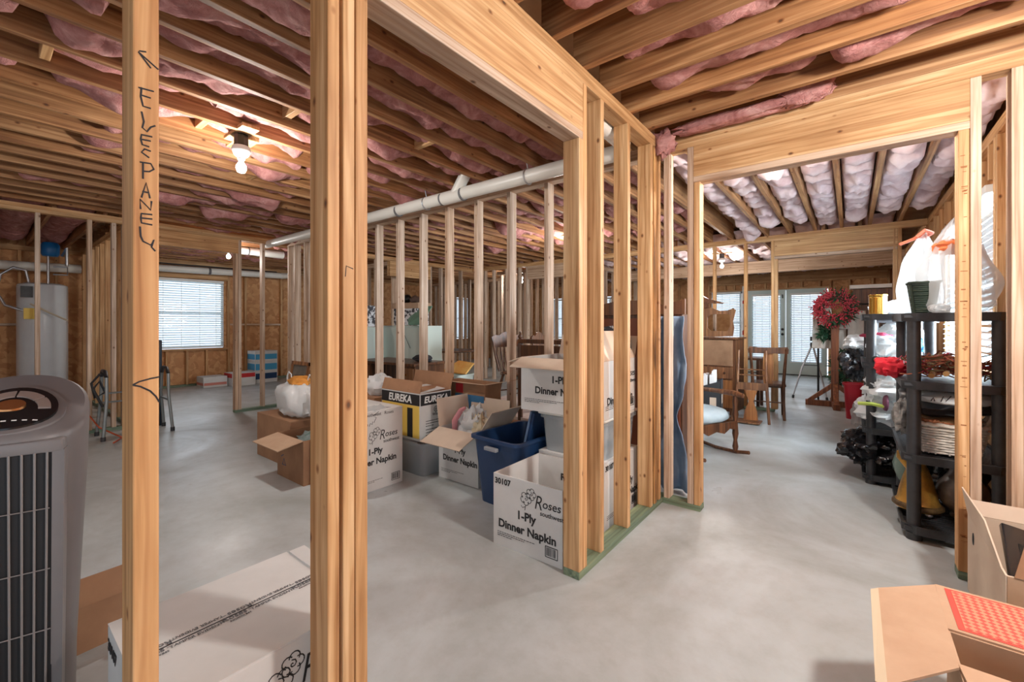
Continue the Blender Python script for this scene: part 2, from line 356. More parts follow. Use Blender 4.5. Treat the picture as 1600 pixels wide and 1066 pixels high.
osb_wall('wall_right', [((XR + D, 3.03, 0), (XR + D + .012, 4.02, 2.7)), ((XR + D, 4.02, 0), (XR + D + .012, 5.75, .90)), ((XR + D, 4.02, 2.12), (XR + D + .012, 5.75, 2.7)),
                        ((XR + D, 5.75, 0), (XR + D + .012, 12.4, 2.7))])
osb_wall('wall_front', [((-10.45, -4.6, 0), (-1.2, -4.588, 2.7))])
osb_wall('wall_side', [((2.9, -1.2, 0), (2.912, 3.03, 2.7))])

# ---- partition 1: runs past the photographer's left, x = -1.014 (face)
X1 = -1.014; X1i = X1 - D
lumber('bottom_plate', (X1i, 1.795, 0), (D, 1.235, T), 'y', TREATED, 'green treated bottom plate running from the doorway studs to the corner post', 'plate')
lumber('bottom_plate', (X1i, -2.6, 0), (D, 3.26, T), 'y', TREATED, 'green treated bottom plate under the marked stud and the triple post', 'plate')
lumber('top_plate', (X1i, -2.6, ZT), (D, 5.63, T), 'y', PINE, 'lower top plate above the large header beside the camera', 'plate')
lumber('top_plate', (X1i, -2.6, ZT + T), (D, 5.63, T), 'y', PINE, 'upper top plate that carries the near joists above the large header', 'plate')
for yy in (.62,): pass
hb = thing('header_beam', 'large pine door header of doubled planks running overhead toward the corner post', 'beam', (0, 0, 0))
HZ = 2.151
def bpart(name, p, size, axis, m, parent, label=None):
    o = lumber(name, p, size, axis, m, label, None); o.parent = parent; return o
bpart('plank', (X1 - T, .62, HZ), (T, 1.213, ZT - HZ), 'y', PINE, hb)
bpart('plank', (X1i, .62, HZ), (T, 1.213, ZT - HZ), 'y', PINE, hb)
bpart('soffit_board', (X1i, .62, HZ - T), (D, 1.213, T), 'y', PINE2, hb)
# the marked stud
st = lumber('wall_stud', (X1i, .18, ZB), (D, T, ZT - ZB), 'z', PINE, 'pine stud with ELEC PANEL handwritten in black down its edge', 'stud')
E_ = []
def gl(z0, z1, ls, w=.022, o=-.011):
    for l in ls: E_.append([(o + a * w, z0 + (z1 - z0) * b) for a, b in l])
gl(1.618, 1.653, [[(0, .95), (1, 1)], [(.2, 1), (.15, .5), (.3, .05), (.8, .05)], [(.2, .6), (.8, .6)]])
gl(1.575, 1.609, [[(.2, 1), (.35, .5), (.25, .15), (.55, 0), (.8, .3), (1.1, .45)]])
gl(1.548, 1.569, [[(.9, .95), (.2, .9), (.15, .5), (.25, .05), (.7, .0)], [(.2, .5), (.8, .55)]])
gl(1.528, 1.542, [[(.8, .9), (.4, 1), (.2, .5), (.7, 0)]])
gl(1.487, 1.518, [[(.3, 0), (.3, 1)], [(.1, .95), (.8, 1), (1.0, .7), (.7, .5), (.3, .45)]])
gl(1.452, 1.481, [[(.2, 0), (.5, 1), (.75, .05)], [(.25, .4), (.7, .4)]])
gl(1.431, 1.449, [[(.15, 0), (.1, 1), (.8, .05), (.85, 1)]])
gl(1.405, 1.425, [[(.9, .95), (.2, .9), (.15, .5), (.2, .05), (.9, .0)], [(.2, .5), (.9, .55)]])
gl(1.364, 1.399, [[(.1, 1), (.15, .5), (.3, .25), (.8, .1), (1, .4), (.85, 0), (1.1, -.2)]])
gl(1.694, 1.721, [[(.1, .9), (.0, .8), (1.3, .1)], [(.0, .8), (.8, 0)], [(.1, .9), (.5, 1)]])
E2 = [[(-.019, 1.112), (-.01, 1.117), (.006, 1.121), (.019, 1.123)], [(-.019, 1.112), (-.008, 1.108), (.006, 1.098), (.014, 1.087), (.019, 1.076)]]
zc = (ZB + ZT) / 2
o = strokes(st, [[(a, b - zc) for a, b in l] for l in E_ + E2], .0015, 'right', 0, 0, D / 2, MARKER); o['label'] = 'black handwriting reading ELEC PANEL with arrows'
# the triple post
lumber('wall_stud', (X1i, .546, ZB), (D, .032, ZT - ZB), 'z', PINE, 'first stud of the tall triple post, with a dark gap beside it', 'stud')
lumber('wall_stud', (X1i, .587, ZB), (D, .033, ZT - ZB), 'z', PINE, 'middle stud of the tall triple post', 'stud')
lumber('wall_stud', (X1i, .6225, ZB), (D, .036, HZ - T - ZB), 'z', PINE, 'jack stud of the tall triple post, holding up the large header', 'stud')
o = strokes([q for q in bpy.data.objects if q.get('label', '').startswith('middle stud of the tall')][0], [[(-.010, -.024), (-.0075, .004), (.012, -.002)]], .0013, 'right', 0, 1.367 - zc, D / 2, MARKER); o['label'] = 'small black hooked tick'
# doorway side
lumber('wall_stud', (X1i, 1.795, ZB), (D, T, HZ - T - ZB), 'z', PINE, 'short jack stud under the end of the large header, at the plate corner', 'stud')
lumber('wall_stud', (X1i, 1.834, ZB), (D, T, ZT - ZB), 'z', PINE, 'full-height stud against the end of the large header', 'stud')
lumber('wall_stud', (X1i, 2.018, ZB), (D, T, ZT - ZB), 'z', PINE, 'orange knotty stud next after the end of the large header', 'stud')
lumber('wall_stud', (X1i, 2.359, ZB), (D, T, ZT - ZB), 'z', PINE, 'orange pine stud standing mid-way between the doorway and the corner post', 'stud')
lumber('wall_stud', (X1i, 2.72, ZB), (D, T, ZT - ZB), 'z', PINE, 'plain stud beside the bark-edged stud', 'stud')
# bark-edged stud: edge wanders
mb = MB(); N = 40; vs = []
for i in range(N + 1):
    z = ZB + (ZT - ZB) * i / N
    e = 0.016 + 0.014 * noise.noise(Vector((0, 3.3, z * 3))) + (0.01 if .9 < z < 1.7 else 0)
    vs += [(X1i, 2.79, z), (X1 - e * .3, 2.79, z), (X1, 2.79 + .004 + max(0, e) * .5, z), (X1, 2.828, z), (X1i, 2.828, z)]
fs = [(i * 5 + j, i * 5 + (j + 1) % 5, i * 5 + 5 + (j + 1) % 5, i * 5 + 5 + j) for i in range(N) for j in range(5)] + [(4, 3, 2, 1, 0), tuple(N * 5 + j for j in range(5))]
mb.add(vs, fs).build('wall_stud', BARK, label='bark-edged stud with dark ragged wane by the wall corner', cat='stud')
lumber('wall_stud', (X1i, 2.87, ZB), (D, T, ZT - ZB), 'z', PINE, 'corner stud where the two partitions meet behind the bark-edged stud', 'stud')
# ---- partition 2: y = 2.94, doorway with header
Y2 = 2.94
lumber('bottom_plate', (X1, Y2, 0), (.245, D, T), 'x', TREATED, 'short green treated plate under the left side of the wide doorway', 'plate')
lumber('bottom_plate', (.402, Y2, 0), (.9, D, T), 'x', TREATED, 'green treated plate under the right side of the wide doorway', 'plate')
lumber('top_plate', (X1, Y2, ZT), (3.6, D, T), 'x', PINE, 'lower top plate over the wide doorway header', 'plate')
lumber('top_plate', (X1, Y2, ZT + T), (3.6, D, T), 'x', PINE, 'upper top plate over the wide doorway header, below the near joists', 'plate')
lumber('wall_stud', (-1.006, Y2, ZB), (T, D, ZT - ZB), 'z', PINE2, 'pale end stud just past the wall corner, beside the blue sheet', 'stud')
lumber('wall_stud', (-.850, Y2, ZB), (T, D, ZT - ZB), 'z', PINE2, 'full-height stud on the corner side of the wide doorway', 'stud')
lumber('wall_stud', (-.809, Y2, ZB), (T, D, HZ - ZB), 'z', PINE, 'jack stud under the wide doorway header, beside the rocking chair', 'stud')
lumber('wall_stud', (.402, Y2, ZB), (T, D, HZ - ZB), 'z', PINE, 'jack stud with stamped grade marks under the wide doorway header, before the shelves', 'stud')
lumber('wall_stud', (.442, Y2, ZB), (T, D, ZT - ZB), 'z', PINE2, 'full-height stud on the shelf side of the wide doorway', 'stud')
lumber('wall_stud', (.572, Y2 - .0, ZB), (T, D, ZT - ZB), 'z', PINE2, 'pale narrow stud behind the printer box, beside the shelf unit', 'stud')
lumber('wall_stud', (.612, Y2 - .01, ZB), (.14, T, ZT - ZB), 'z', PINE, 'wide pine board standing at the picture edge behind the printer box', 'stud')
hb = thing('header_beam', 'pine header plank spanning the wide doorway toward the shelves', 'beam')
bpart('plank', (-.812, Y2, HZ + T), (1.254, T, ZT - HZ - T), 'x', PINE, hb)
bpart('plank', (-.812, Y2 + D - T, HZ + T), (1.254, T, ZT - HZ - T), 'x', PINE, hb)
bpart('soffit_board', (-.812, Y2, HZ), (1.254, D, T), 'x', PINE2, hb)
# ---- partition 3: under the drain pipe, same line, toward the left
xs3 = [-1.99 - .398 * i for i in range(7)]
studs_x(xs3, Y2, 'bare pine stud standing in the row below the long white drain pipe', 'studs below the long drain pipe', PINE2)
studs_x([-4.82, -5.26, -5.55, -5.95, -6.12, -6.42, -6.62], Y2, 'bare pine stud behind the triple post, near the leaning picture', 'studs near the leaning picture', PINE2)
for q_ in bpy.data.objects:
    if q_.get('label', '').startswith('jack stud with stamped'):
        mb = MB(); random.seed(2)
        for k in range(46):
            zz_ = random.uniform(-.95, .95); mb.box((random.uniform(-.014, .004), zz_, 0), (random.uniform(.004, .014), zz_ + random.uniform(.002, .006), .0005))
        o = mb.build('stamped_marks', mat('stamp_brown', srgb(150, 98, 58), .8), q_); o.matrix_local = FACE['front'](0, 0, D / 2 + .0004)
random.seed(8)
studs_x([-1.35, -1.62], Y2, 'bare pine stud hidden behind the box stack', 'studs behind the box stack', PINE2)
lumber('top_plate', (-6.7, Y2, ZT), (5.6, D, T), 'x', PINE2, 'lower top plate hidden behind the long white drain pipe', 'plate')
lumber('top_plate', (-6.7, Y2, ZT + T), (5.6, D, T), 'x', PINE2, 'upper top plate hidden behind the long white drain pipe', 'plate')
lumber('bottom_plate', (-6.7, Y2, 0), (5.6, D, T), 'x', TREATED, 'treated plate under the row of studs below the drain pipe', 'plate')
# ---- partition 4: x = -6.65 (left room's far side), then on toward the back
X4 = -6.65; X4i = X4 - D
lumber('top_plate', (X4i, -2.6, ZT), (D, 9.55, T), 'y', PINE, 'lower top plate across the far side of the room with the tower fan', 'plate')
lumber('top_plate', (X4i, -2.6, ZT + T), (D, 9.55, T), 'y', PINE, 'upper top plate across the far side of the room with the tower fan', 'plate')
studs_y([.41, .80], X4i, 'slim stud standing in front of the water heater closet', 'studs before the water heater', PINE2)
studs_y([-.02, -.4, -.8, -1.2, -1.6], X4i, 'stud of the far partition hidden behind the tower fan', 'studs behind the tower fan', PINE2)
lumber('wall_stud', (X4i, 1.0, ZB), (D, T, ZT - ZB), 'z', PINE2, 'stud at the mouth of the utility room beside the walker', 'stud')
lumber('wall_stud', (X4i, 1.09, ZB), (D, T, ZT - ZB), 'z', PINE2, 'doubled stud behind the stud with the handwriting', 'stud')
lumber('wall_stud', (X4i, 1.131, ZB), (D, T, 2.2 - ZB), 'z', PINE2, 'jack stud under the utility room header beside the walker', 'stud')
lumber('wall_stud', (X4i, 2.255, ZB), (D, T, 2.2 - ZB), 'z', PINE2, 'jack stud beside the white cartons under the utility room header', 'stud')
lumber('wall_stud', (X4i, 2.296, ZB), (D, T, ZT - ZB), 'z', PINE2, 'full-height stud beside the utility room doorway, next to the lit bulb', 'stud')
lumber('wall_stud', (X4i, 2.60, ZB), (D, T, ZT - ZB), 'z', PINE2, 'last stud of the far partition before the pipe corner', 'stud')
lumber('bottom_plate', (X4i, 2.255, 0), (D, .685, T), 'y', TREATED, 'green treated plate between the utility doorway and the corner', 'plate')
lumber('bottom_plate', (X4i, -2.6, 0), (D, 3.77, T), 'y', TREATED, 'green treated plate behind the walker and tower fan', 'plate')
hb = thing('header_beam', 'dark pine header over the utility room doorway, in front of the lit bulb', 'beam')
bpart('plank', (X4 - T, 1.131, 2.2), (T, 1.165, ZT - 2.2), 'y', PINE, hb); bpart('plank', (X4i, 1.131, 2.2), (T, 1.165, ZT - 2.2), 'y', PINE, hb)
studs_y(frange(3.3, 4.75, .3), X4i, 'stud of the dense framing behind the mint cabinet', 'studs behind the mint cabinet', PINE2)
studs_y(frange(5.75, 6.9, .29), X4i, 'stud of the dense framing beyond the round table', 'studs beyond the round table', PINE2)
hb = thing('header_beam', 'pine header over the opening behind the mint cabinet', 'beam')
bpart('plank', (X4 - T, 4.78, 2.12), (T, .97, ZT - 2.12), 'y', PINE, hb); bpart('plank', (X4i, 4.78, 2.12), (T, .97, ZT - 2.12), 'y', PINE, hb)
# ---- closet wall by the water heater: y = 1.15, x from -6.74 to the exterior wall
studs_x([-7.1, -7.35, -7.75, -8.15, -8.55, -8.9, -9.3, -9.7, -10.1], 1.15, 'stud of the closet wall beside the water heater', 'studs of the water heater closet', PINE)
lumber('top_plate', (-10.25, 1.15, ZT), (3.5, D, T), 'x', PINE, 'lower top plate of the water heater closet wall', 'plate')
lumber('top_plate', (-10.25, 1.15, ZT + T), (3.5, D, T), 'x', PINE, 'upper top plate of the water heater closet wall', 'plate')
lumber('bottom_plate', (-10.25, 1.15, 0), (3.5, D, T), 'x', TREATED, 'treated plate of the water heater closet wall', 'plate')
# ---- exterior wall on the far left
studs_y([-.75, -.35, .05, .45, .85, 1.62, 2.02, 3.34, 3.66, 4.0, 4.4, 4.8, 5.2, 5.6, 6.0], XO, 'exterior wall stud in front of the strand board', 'studs of the far exterior wall', PINE)
for y in (2.3, 2.62, 2.95): lumber('wall_stud', (XO, y, ZB), (D, T, .70 - ZB), 'z', PINE, 'short cripple stud below the utility window', 'stud', 'cripple studs below the utility window')
lumber('window_sill_plate', (XO, 2.06, .70), (D, 1.28, T), 'y', PINE, 'rough sill board under the utility window', 'plate')
lumber('header_beam', (XO, 2.06, 2.13), (D, 1.28, .2), 'y', PINE, 'pine header above the utility window, under the pipe', 'beam')
lumber('bottom_plate', (XO, -2.6, 0), (D, 9.5, T), 'y', TREATED, 'treated plate at the foot of the far exterior wall', 'plate')
lumber('top_plate', (XO, -2.6, ZT), (D, 14.9, .076), 'y', PINE, 'doubled top plate of the far exterior wall', 'plate')
for y0, y1 in ((-.31, .05), (.09, .45), (.49, .85), (1.66, 2.02), (3.38, 3.66), (3.70, 4.0), (4.04, 4.4)):
    lumber('blocking', (XO + .02, y0, 1.20), (.06, y1 - y0, T), 'y', PINE2, 'blocking board between exterior studs at mid height', 'blocking', 'blocking between the far exterior studs')
MB().box((XO + .001, 1.30, .45), (XO + .002, 1.31, .46))
for y in (2.10, 2.40, 2.75, 3.06, 3.48, 1.75):   # stamped grade marks on the strand board
    pass
# ---- wall 5: y = 6.95
Y5 = 6.95
studs_x([-1.64, -1.22, -.88], Y5, 'stud of the wall beyond the desk and the stacked chairs', 'studs beyond the desk', PINE)
studs_x([.40, .441], Y5, 'stud beside the doorway behind the far shelf unit', 'studs behind the far shelf unit', PINE)
lumber('top_plate', (-6.65, Y5, ZT), (7.35, D, T), 'x', PINE, 'lower top plate of the long wall beyond the chairs', 'plate')
lumber('top_plate', (-6.65, Y5, ZT + T), (7.35, D, T), 'x', PINE, 'upper top plate of the long wall beyond the chairs', 'plate')
hb = thing('header_beam', 'knotty pine header over the opening in front of the french doors', 'beam')
bpart('plank', (-.84, Y5, 2.17), (1.28, T, ZT - 2.17), 'x', PINE, hb); bpart('plank', (-.84, Y5 + D - T, 2.17), (1.28, T, ZT - 2.17), 'x', PINE, hb); bpart('soffit_board', (-.84, Y5, 2.13), (1.28, D, T), 'x', PINE2, hb)
lumber('wall_stud', (-.84, Y5, ZB), (T, D, 2.13 - ZB), 'z', PINE, 'jack stud behind the stacked chairs, in front of the french doors', 'stud')
studs_x([-1.95, -2.35, -2.7, -3.0, -3.2, -3.6, -4.0, -4.05, -4.2, -5.15, -5.35, -5.7, -6.05, -6.3, -6.5], Y5, 'pale stud of the far wall seen past the drain pipe studs', 'pale studs of the far wall', PINE2)
hb = thing('header_beam', 'header beside the far lit bulb, above the far window', 'beam')
bpart('plank', (-5.11, Y5, 2.13), (.88, T, ZT - 2.13), 'x', PINE2, hb); bpart('plank', (-5.11, Y5 + D - T, 2.13), (.88, T, ZT - 2.13), 'x', PINE2, hb)
lumber('bottom_plate', (-4.2, Y5, 0), (3.36, D, T), 'x', TREATED, 'treated plate of the long wall beyond the chairs', 'plate')
# ---- dense framing in the rooms beyond
studs_y(frange(7.3, 11.8, .42), -4.25, 'stud of a distant closet wall', 'studs of the distant closets', PINE2)
lumber('top_plate', (-4.25, 7.04, ZT), (D, 4.9, .076), 'y', PINE2, 'top plate of a distant closet wall', 'plate')
studs_x(frange(-10.0, -6.9, .42), 5.1, 'stud of a distant wall behind the mint cabinet', 'studs of the distant wall', PINE2)
lumber('top_plate', (-10.2, 5.1, ZT), (3.45, D, .076), 'x', PINE2, 'top plate of the distant wall behind the mint cabinet', 'plate')
studs_x(frange(-10.0, -7.2, .42), 8.8, 'stud of the most distant cross wall', 'studs of the most distant cross wall', PINE2)
lumber('top_plate', (-10.2, 8.8, ZT), (3.4, D, .076), 'x', PINE2, 'top plate of the most distant cross wall', 'plate')
# ---- exterior back wall
studs_x([-10.1, -9.7, -9.3, -8.9, -8.5, -8.06, -5.78, -5.4, -5.0, -4.6, -4.2, -3.8, -3.4, -3.02, -2.19, -.40, -.05, .35, .62], YE, 'stud of the back exterior wall in front of the strand board', 'studs of the back exterior wall', PINE)
studs_x([-2.85, -2.62, -2.4, -2.0, -1.7, -1.25, -.95, -.6], YE, 'short cripple stud above the french doors', 'cripple studs above the french doors', PINE, 2.11, 2.24)
studs_x([-2.7, -2.45], YE, 'short cripple stud below the window beside the french doors', 'cripple studs below the window by the doors', PINE, ZB, .40)
lumber('header_beam', (-2.98, YE - .02, 2.24), (3.6, .05, .2), 'x', PINE, 'long bright pine header above the french doors', 'beam')
lumber('top_plate', (-10.2, YE, 2.44), (10.9, D, .06), 'x', PINE, 'top plate of the back exterior wall', 'plate')
lumber('bottom_plate', (-10.2, YE, 0), (8.1, D, T), 'x', TREATED, 'treated plate of the back exterior wall', 'plate')
lumber('lintel_board', (-2.98, YE, 2.072), (2.6, D, T), 'x', PINE, 'flat board over the tops of the french doors', 'beam')
lumber('ceiling_beam', (-4.2, 9.6, 2.23), (4.9, .12, .235), 'x', PINE2, 'wooden girder hanging below the joists before the french doors', 'beam')
# ---- exterior wall on the right
studs_y([3.06, 3.36, 3.68, 3.90, 3.96, 5.76, 6.1, 6.45, 6.8, 7.2, 7.6, 8.0, 8.5, 9.0, 9.5, 10.0, 11.0, 12.0], XR, 'stud of the exterior wall behind the shelf units', 'studs behind the shelf units', PINE)
studs_y([4.1, 4.5, 4.9, 5.3], XR, 'short stud above the window behind the shelves', 'cripple studs above the shelf window', PINE, 2.16, ZT)
lumber('top_plate', (XR, 3.03, ZT), (D, 9.3, .076), 'y', PINE, 'doubled top plate over the exterior wall behind the shelf units', 'plate')
lumber('bottom_plate', (XR, 3.03, 0), (D, 9.3, T), 'y', TREATED, 'treated plate behind the shelf units', 'plate')
lumber('window_sill_plate', (XR, 4.0, .86), (D, 1.76, T), 'y', PINE, 'rough sill board under the window behind the shelves', 'plate')

# ---------------------------------------------------------------- joists
JH = .235; JZ = ZP
for i in range(20):
    y = 1.595 - T + .277 * (i - 14)
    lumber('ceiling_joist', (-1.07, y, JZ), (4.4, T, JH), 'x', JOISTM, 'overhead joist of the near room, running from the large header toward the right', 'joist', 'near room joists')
for i in range(20):
    x = -1.40 - .283 * i
    if x < -6.6: break
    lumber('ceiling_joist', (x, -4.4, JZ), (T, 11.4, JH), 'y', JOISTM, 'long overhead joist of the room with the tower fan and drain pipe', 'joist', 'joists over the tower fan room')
for i in range(6):
    lumber('ceiling_joist', (.44 - .277 * i, 2.98, JZ), (T, 4.03, JH), 'y', JOISTM, 'overhead joist beyond the wide doorway header', 'joist', 'joists beyond the wide doorway')
for i in range(11):
    x = -6.95 - .31 * i
    if x > -10.3: lumber('ceiling_joist', (x, 1.2, JZ), (T, 5.8, JH), 'y', JOISTM, 'overhead joist of the utility room with the white blind', 'joist', 'utility room joists')
for i in range(9):
    lumber('ceiling_joist', (-10.3, .93 - .40 * i, JZ), (3.62, T, JH), 'x', JOISTM, 'overhead joist above the water heater closet', 'joist', 'joists above the water heater')
for i in range(30):
    x = .45 - .38 * i
    if x > -10.3: lumber('ceiling_joist', (x, 7.0, JZ), (T, 5.4, JH), 'y', JOISTM, 'overhead joist of the far room with the french doors', 'joist', 'far room joists')
# loose blocks between joists
for x, y in ((-1.66, .95), (-2.24, 2.0), (-2.8, .2), (-3.1, .9), (-2.5, 1.2), (-4.0, 1.5)):
    i = round((-1.40 - x) / .283); xb = -1.40 - .283 * i - .245
    lumber('blocking', (xb, y, 2.50), (.245, T, .19), 'x', PINE, 'short block nailed between two joists overhead', 'blocking', 'short blocks between the joists')
# ---------------------------------------------------------------- insulation batts
def batt_mesh(seed, w, L, sag, m):
    mb = MB(); nx = 12; ny = int(L / .03); vs = []
    for j in range(ny + 1):
        t_ = j / ny; y = -L / 2 + L * t_
        endk = min(1, min(t_, 1 - t_) * L / .09); ek = math.sqrt(max(0, 1 - (1 - endk) ** 2))
        for i in range(nx + 1):
            s_ = i / nx; x = -w / 2 + w * s_
            side = math.sin(PI * min(1, max(0, s_))) ** (.22 if m is PINK2 else .4)
            h = noise.fractal(Vector((x * 3 + seed * 7, y * 2.6, seed)), .9, 2.1, 4) * .05 + noise.fractal(Vector((x * 13, y * 8 + seed, 1.3)), .7, 2, 3) * .024
            fold = (.05 if m is PINK2 else .022) * abs(math.sin(y * (13 if m is PINK2 else 9) + seed * 2 + 2 * noise.noise(Vector((x * 6, y * 3, seed)))))
            dip = sag * max(0, noise.noise(Vector((seed * 5.1, y * 1.9, .4)))) * 2 + (.07 * max(0, 1 - (1 - t_) * L / .16) * (.6 + noise.noise(Vector((seed, x * 9, 2)))) if sag > .05 and int(seed * 10) % 2 else 0)
            z = -(.075 + h + fold + dip) * side * (0.25 + .75 * ek)
            vs.append((x * (1 - .04 * (1 - side)), y, min(z, -.004)))
    k = nx + 1
    fs = [(j * k + i, (j + 1) * k + i, (j + 1) * k + i + 1, j * k + i + 1) for j in range(ny) for i in range(nx)]
    o = len(vs); vs += [(-w / 2, -L / 2, .02), (w / 2, -L / 2, .02), (w / 2, L / 2, .02), (-w / 2, L / 2, .02)]
    fs += [(o, o + 3, o + 2, o + 1)]
    fs += [tuple([o + 1] + [i for i in range(nx, -1, -1)] + [o])]
    fs += [tuple([o + 3] + [ny * k + i for i in range(0, nx + 1)] + [o + 2])]
    fs += [tuple([o] + [j * k for j in range(0, ny + 1)] + [o + 3]), tuple([o + 2] + [j * k + nx for j in range(ny, -1, -1)] + [o + 1])]
    mb.add(vs, fs); return mb.mesh('insulation_batt', m, 60)
BATT = {}
def batt(x, y, w, L, along, group, label, sag=.06, m=None):
    k = (round(w, 2), round(L, 1), random.randrange(5), sag, m is None)
    if k not in BATT: BATT[k] = batt_mesh(k[2] * 1.37 + w * 11 + L, k[0], k[1], sag, m or PINK)
    o = bpy.data.objects.new('insulation_batt', BATT[k]); COL.objects.link(o)
    o.location = (x, y, 2.612 + random.uniform(-.02, .015)); o.rotation_euler = (0, 0, (0 if along == 'y' else R(90)) + (PI if random.random() < .5 else 0))
    return tag(o, label, 'insulation', group)
random.seed(11)
for i in range(7, 18):     # near room
    yc = 1.595 - T + .277 * (i - 14) + T + .1195; x = -.98 + random.uniform(0, .25)
    while x < 2.3:
        L = random.choice((.7, 1.0, 1.2)); batt(x + L / 2, yc, .236, L, 'x', 'batts over the near room', 'pink insulation batt tucked between the near room joists', .05); x += L + random.uniform(-.02, .05)
for i in range(19):
    xc = -1.40 - .283 * i - .1225; y = -.6 + random.uniform(0, .4)
    y1 = 5.6
    while y < y1:
        L = random.choice((.7, 1.0, 1.3)) if y < 4 else 1.3
        if xc > -3.4 or y > -.2: batt(xc, y + L / 2, .242, L, 'y', 'batts over the tower fan room', 'pink insulation batt sagging between joists of the tower fan room', .09 if random.random() < .6 else .04)
        y += L + random.uniform(-.02, .1)
for i in range(7):
    xc = .44 - .277 * i - .1195 + (.277 if i == 6 else 0); xc = .44 + .1595 - .277 * i if i else .44 + .1595
    y = 3.05 + random.uniform(0, .15)
    while y < 6.2:
        L = random.choice((.7, 1.0)) if y < 5.9 else .7; batt(xc, y + L / 2, .236, L, 'y', 'batts beyond the wide doorway', 'pale pink insulation batt between joists beyond the wide doorway', .08, PINK2); y += L + random.uniform(-.02, .03)
for i in range(10):
    xc = -6.95 - .31 * i - .136; y = 1.4
    while y < 4.6:
        batt(xc, y + .8, .27, 1.6, 'y', 'batts over the utility room', 'pink insulation batt over the utility room with the blind', .06); y += 1.64
for i in range(6):
    yc = .93 - .40 * i - .18; x = -10.1
    while x < -7.2:
        batt(x + .5, yc, .36, 1.0, 'x', 'batts over the water heater', 'pink insulation batt above the water heater', .06); x += 1.03
for i in range(16):
    xc = .45 - .38 * i - .171
    for y in (7.15, 9.75): batt(xc, y + 1.25, .33, 2.4, 'y', 'batts over the far room', 'pale pink insulation batt over the far room with the french doors', .05, PINK2)
# a torn batt lying along the doorway header, and one drooping off its end
mb = MB(); mb.blob((-.55, 2.86, 2.475), (.36, .05, .035), .35, 3, 4, 30, pw=.7)
mb.build('insulation_batt', PINK, smooth=70, label='torn pink insulation strip lying on the plate above the wide doorway header', cat='insulation', rot=(0, 0, 0))
MB().blob((-.20, 2.85, 2.50), (.13, .045, .06), .3, 3, 9, 24, pw=.7).build('insulation_batt', PINK, smooth=70, label='thick folded end of torn insulation above the wide doorway header', cat='insulation')
MB().blob((-.97, 2.84, 2.41), (.07, .05, .085), .45, 3, 6, 24).build('insulation_batt', PINK, smooth=70, label='drooping tuft of pink insulation at the corner where the two headers meet', cat='insulation')

# ---------------------------------------------------------------- pipes
def pipe(name, pts, r, label, rings=(), straps=(), m=PVC, cat='pipe', group=None):
    t_ = thing(name, label, cat, group=group)
    mb = MB()
    for a, b in zip(pts[:-1], pts[1:]): mb.cyl(a, b, r, n=24)
    for q in pts[1:-1]: mb.lathe([(0.001, -r * 1.12), (r * .8, -r * .8), (r * 1.12, 0), (r * .8, r * .8), (0.001, r * 1.12)], q, 20)
    mb.build('pipe_run', m, t_, 50)
    for a, b, rr in rings: MB().cyl(a, b, rr, n=24).build('coupling', GASKET if (Vector(a) - Vector(b)).length < .05 else m, t_, 50)
    for c in straps:
        MB().tube([(c[0], c[1] + (r + .004) * math.sin(a), c[2] + (r + .004) * math.cos(a)) for a in [2 * PI * k / 16 for k in range(16)]], .006, 6, True).tube([(c[0], c[1], c[2] + r), (c[0], c[1] - .02, 2.50)], .005, 6).build('strap', METAL, t_)
    return t_
PY, PZ = 2.70, 2.375
t3 = pipe('drain_pipe', [(-6.75, PY, PZ + .02), (-1.22, PY, PZ)], .054, 'long white drain pipe strapped under the joists above the row of studs',
     [((-2.96, PY, PZ), (-2.94, PY, PZ), .058), ((-2.70, PY, PZ), (-2.68, PY, PZ), .058), ((-3.62, PY, PZ), (-3.60, PY, PZ), .058), ((-2.94, PY, PZ), (-2.70, PY, PZ), .0571), ((-1.5, PY, PZ), (-1.48, PY, PZ), .058)], [(-3.18, PY, PZ), (-1.98, PY, PZ), (-4.6, PY, PZ)])
MB().cyl((-2.80, PY, PZ), (-2.62, PY - .02, 2.56), .05, n=20).cyl((-2.62, PY - .02, 2.56), (-2.60, PY - .02, 2.69), .05, n=20).build('branch', PVC, t3, 50)
pipe('drain_pipe', [(-1.16, 1.0, 2.43), (-1.16, 2.62, 2.39), (-1.2, 2.70, 2.33), (-1.2, 2.70, 2.0)][:3], .045, 'short white pipe run passing inside the studs by the large header', [((-1.16, 2.1, 2.405), (-1.16, 2.17, 2.405), .052)])
pp = pipe('drain_pipe', [(-9.95, -2.0, 2.06), (-9.95, 1.12, 2.13)], .07, 'thick white pipe along the wall above the water heater', [((-9.95, .62, 2.12), (-9.95, .66, 2.12), .076)])
BX((-10.26, .47, 2.09), (-9.98, .53, 2.13)).build('bracket', METAL, pp)
pp = pipe('drain_pipe', [(-9.95, 1.27, 2.24), (-9.95, 4.3, 2.30), (-9.6, 4.5, 2.30)], .062, 'thick white pipe running above the window blind', [((-9.95, 2.9, 2.27), (-9.95, 2.94, 2.27), .068)])
BX((-10.26, 3.36, 2.26), (-9.98, 3.40, 2.30)).build('bracket', METAL, pp)
pipe('drain_pipe', [(-7.6, 2.3, 2.40), (-7.6, 3.3, 2.40)], .06, 'short white pipe near the lit bulb behind the far partition', [((-7.6, 2.75, 2.40), (-7.6, 2.77, 2.40), .064)], [(-7.6, 2.9, 2.4)])
MB().tube([(-2.62, -1, 2.60), (-2.62, .4, 2.56), (-2.62, 1.2, 2.60), (-2.62, 2.0, 2.57), (-2.62, 4.0, 2.60)], .016, 8).build('black_pipe', BLKPL, label='black hose running between two joists over the tower fan room', cat='pipe')
MB().tube([(-9.98, 1.3, 2.36), (-9.98, 2.4, 2.355), (-9.98, 4.2, 2.38)], .012, 8).build('black_cable', BLKPL, label='black cable above the pipe over the window blind', cat='cable')

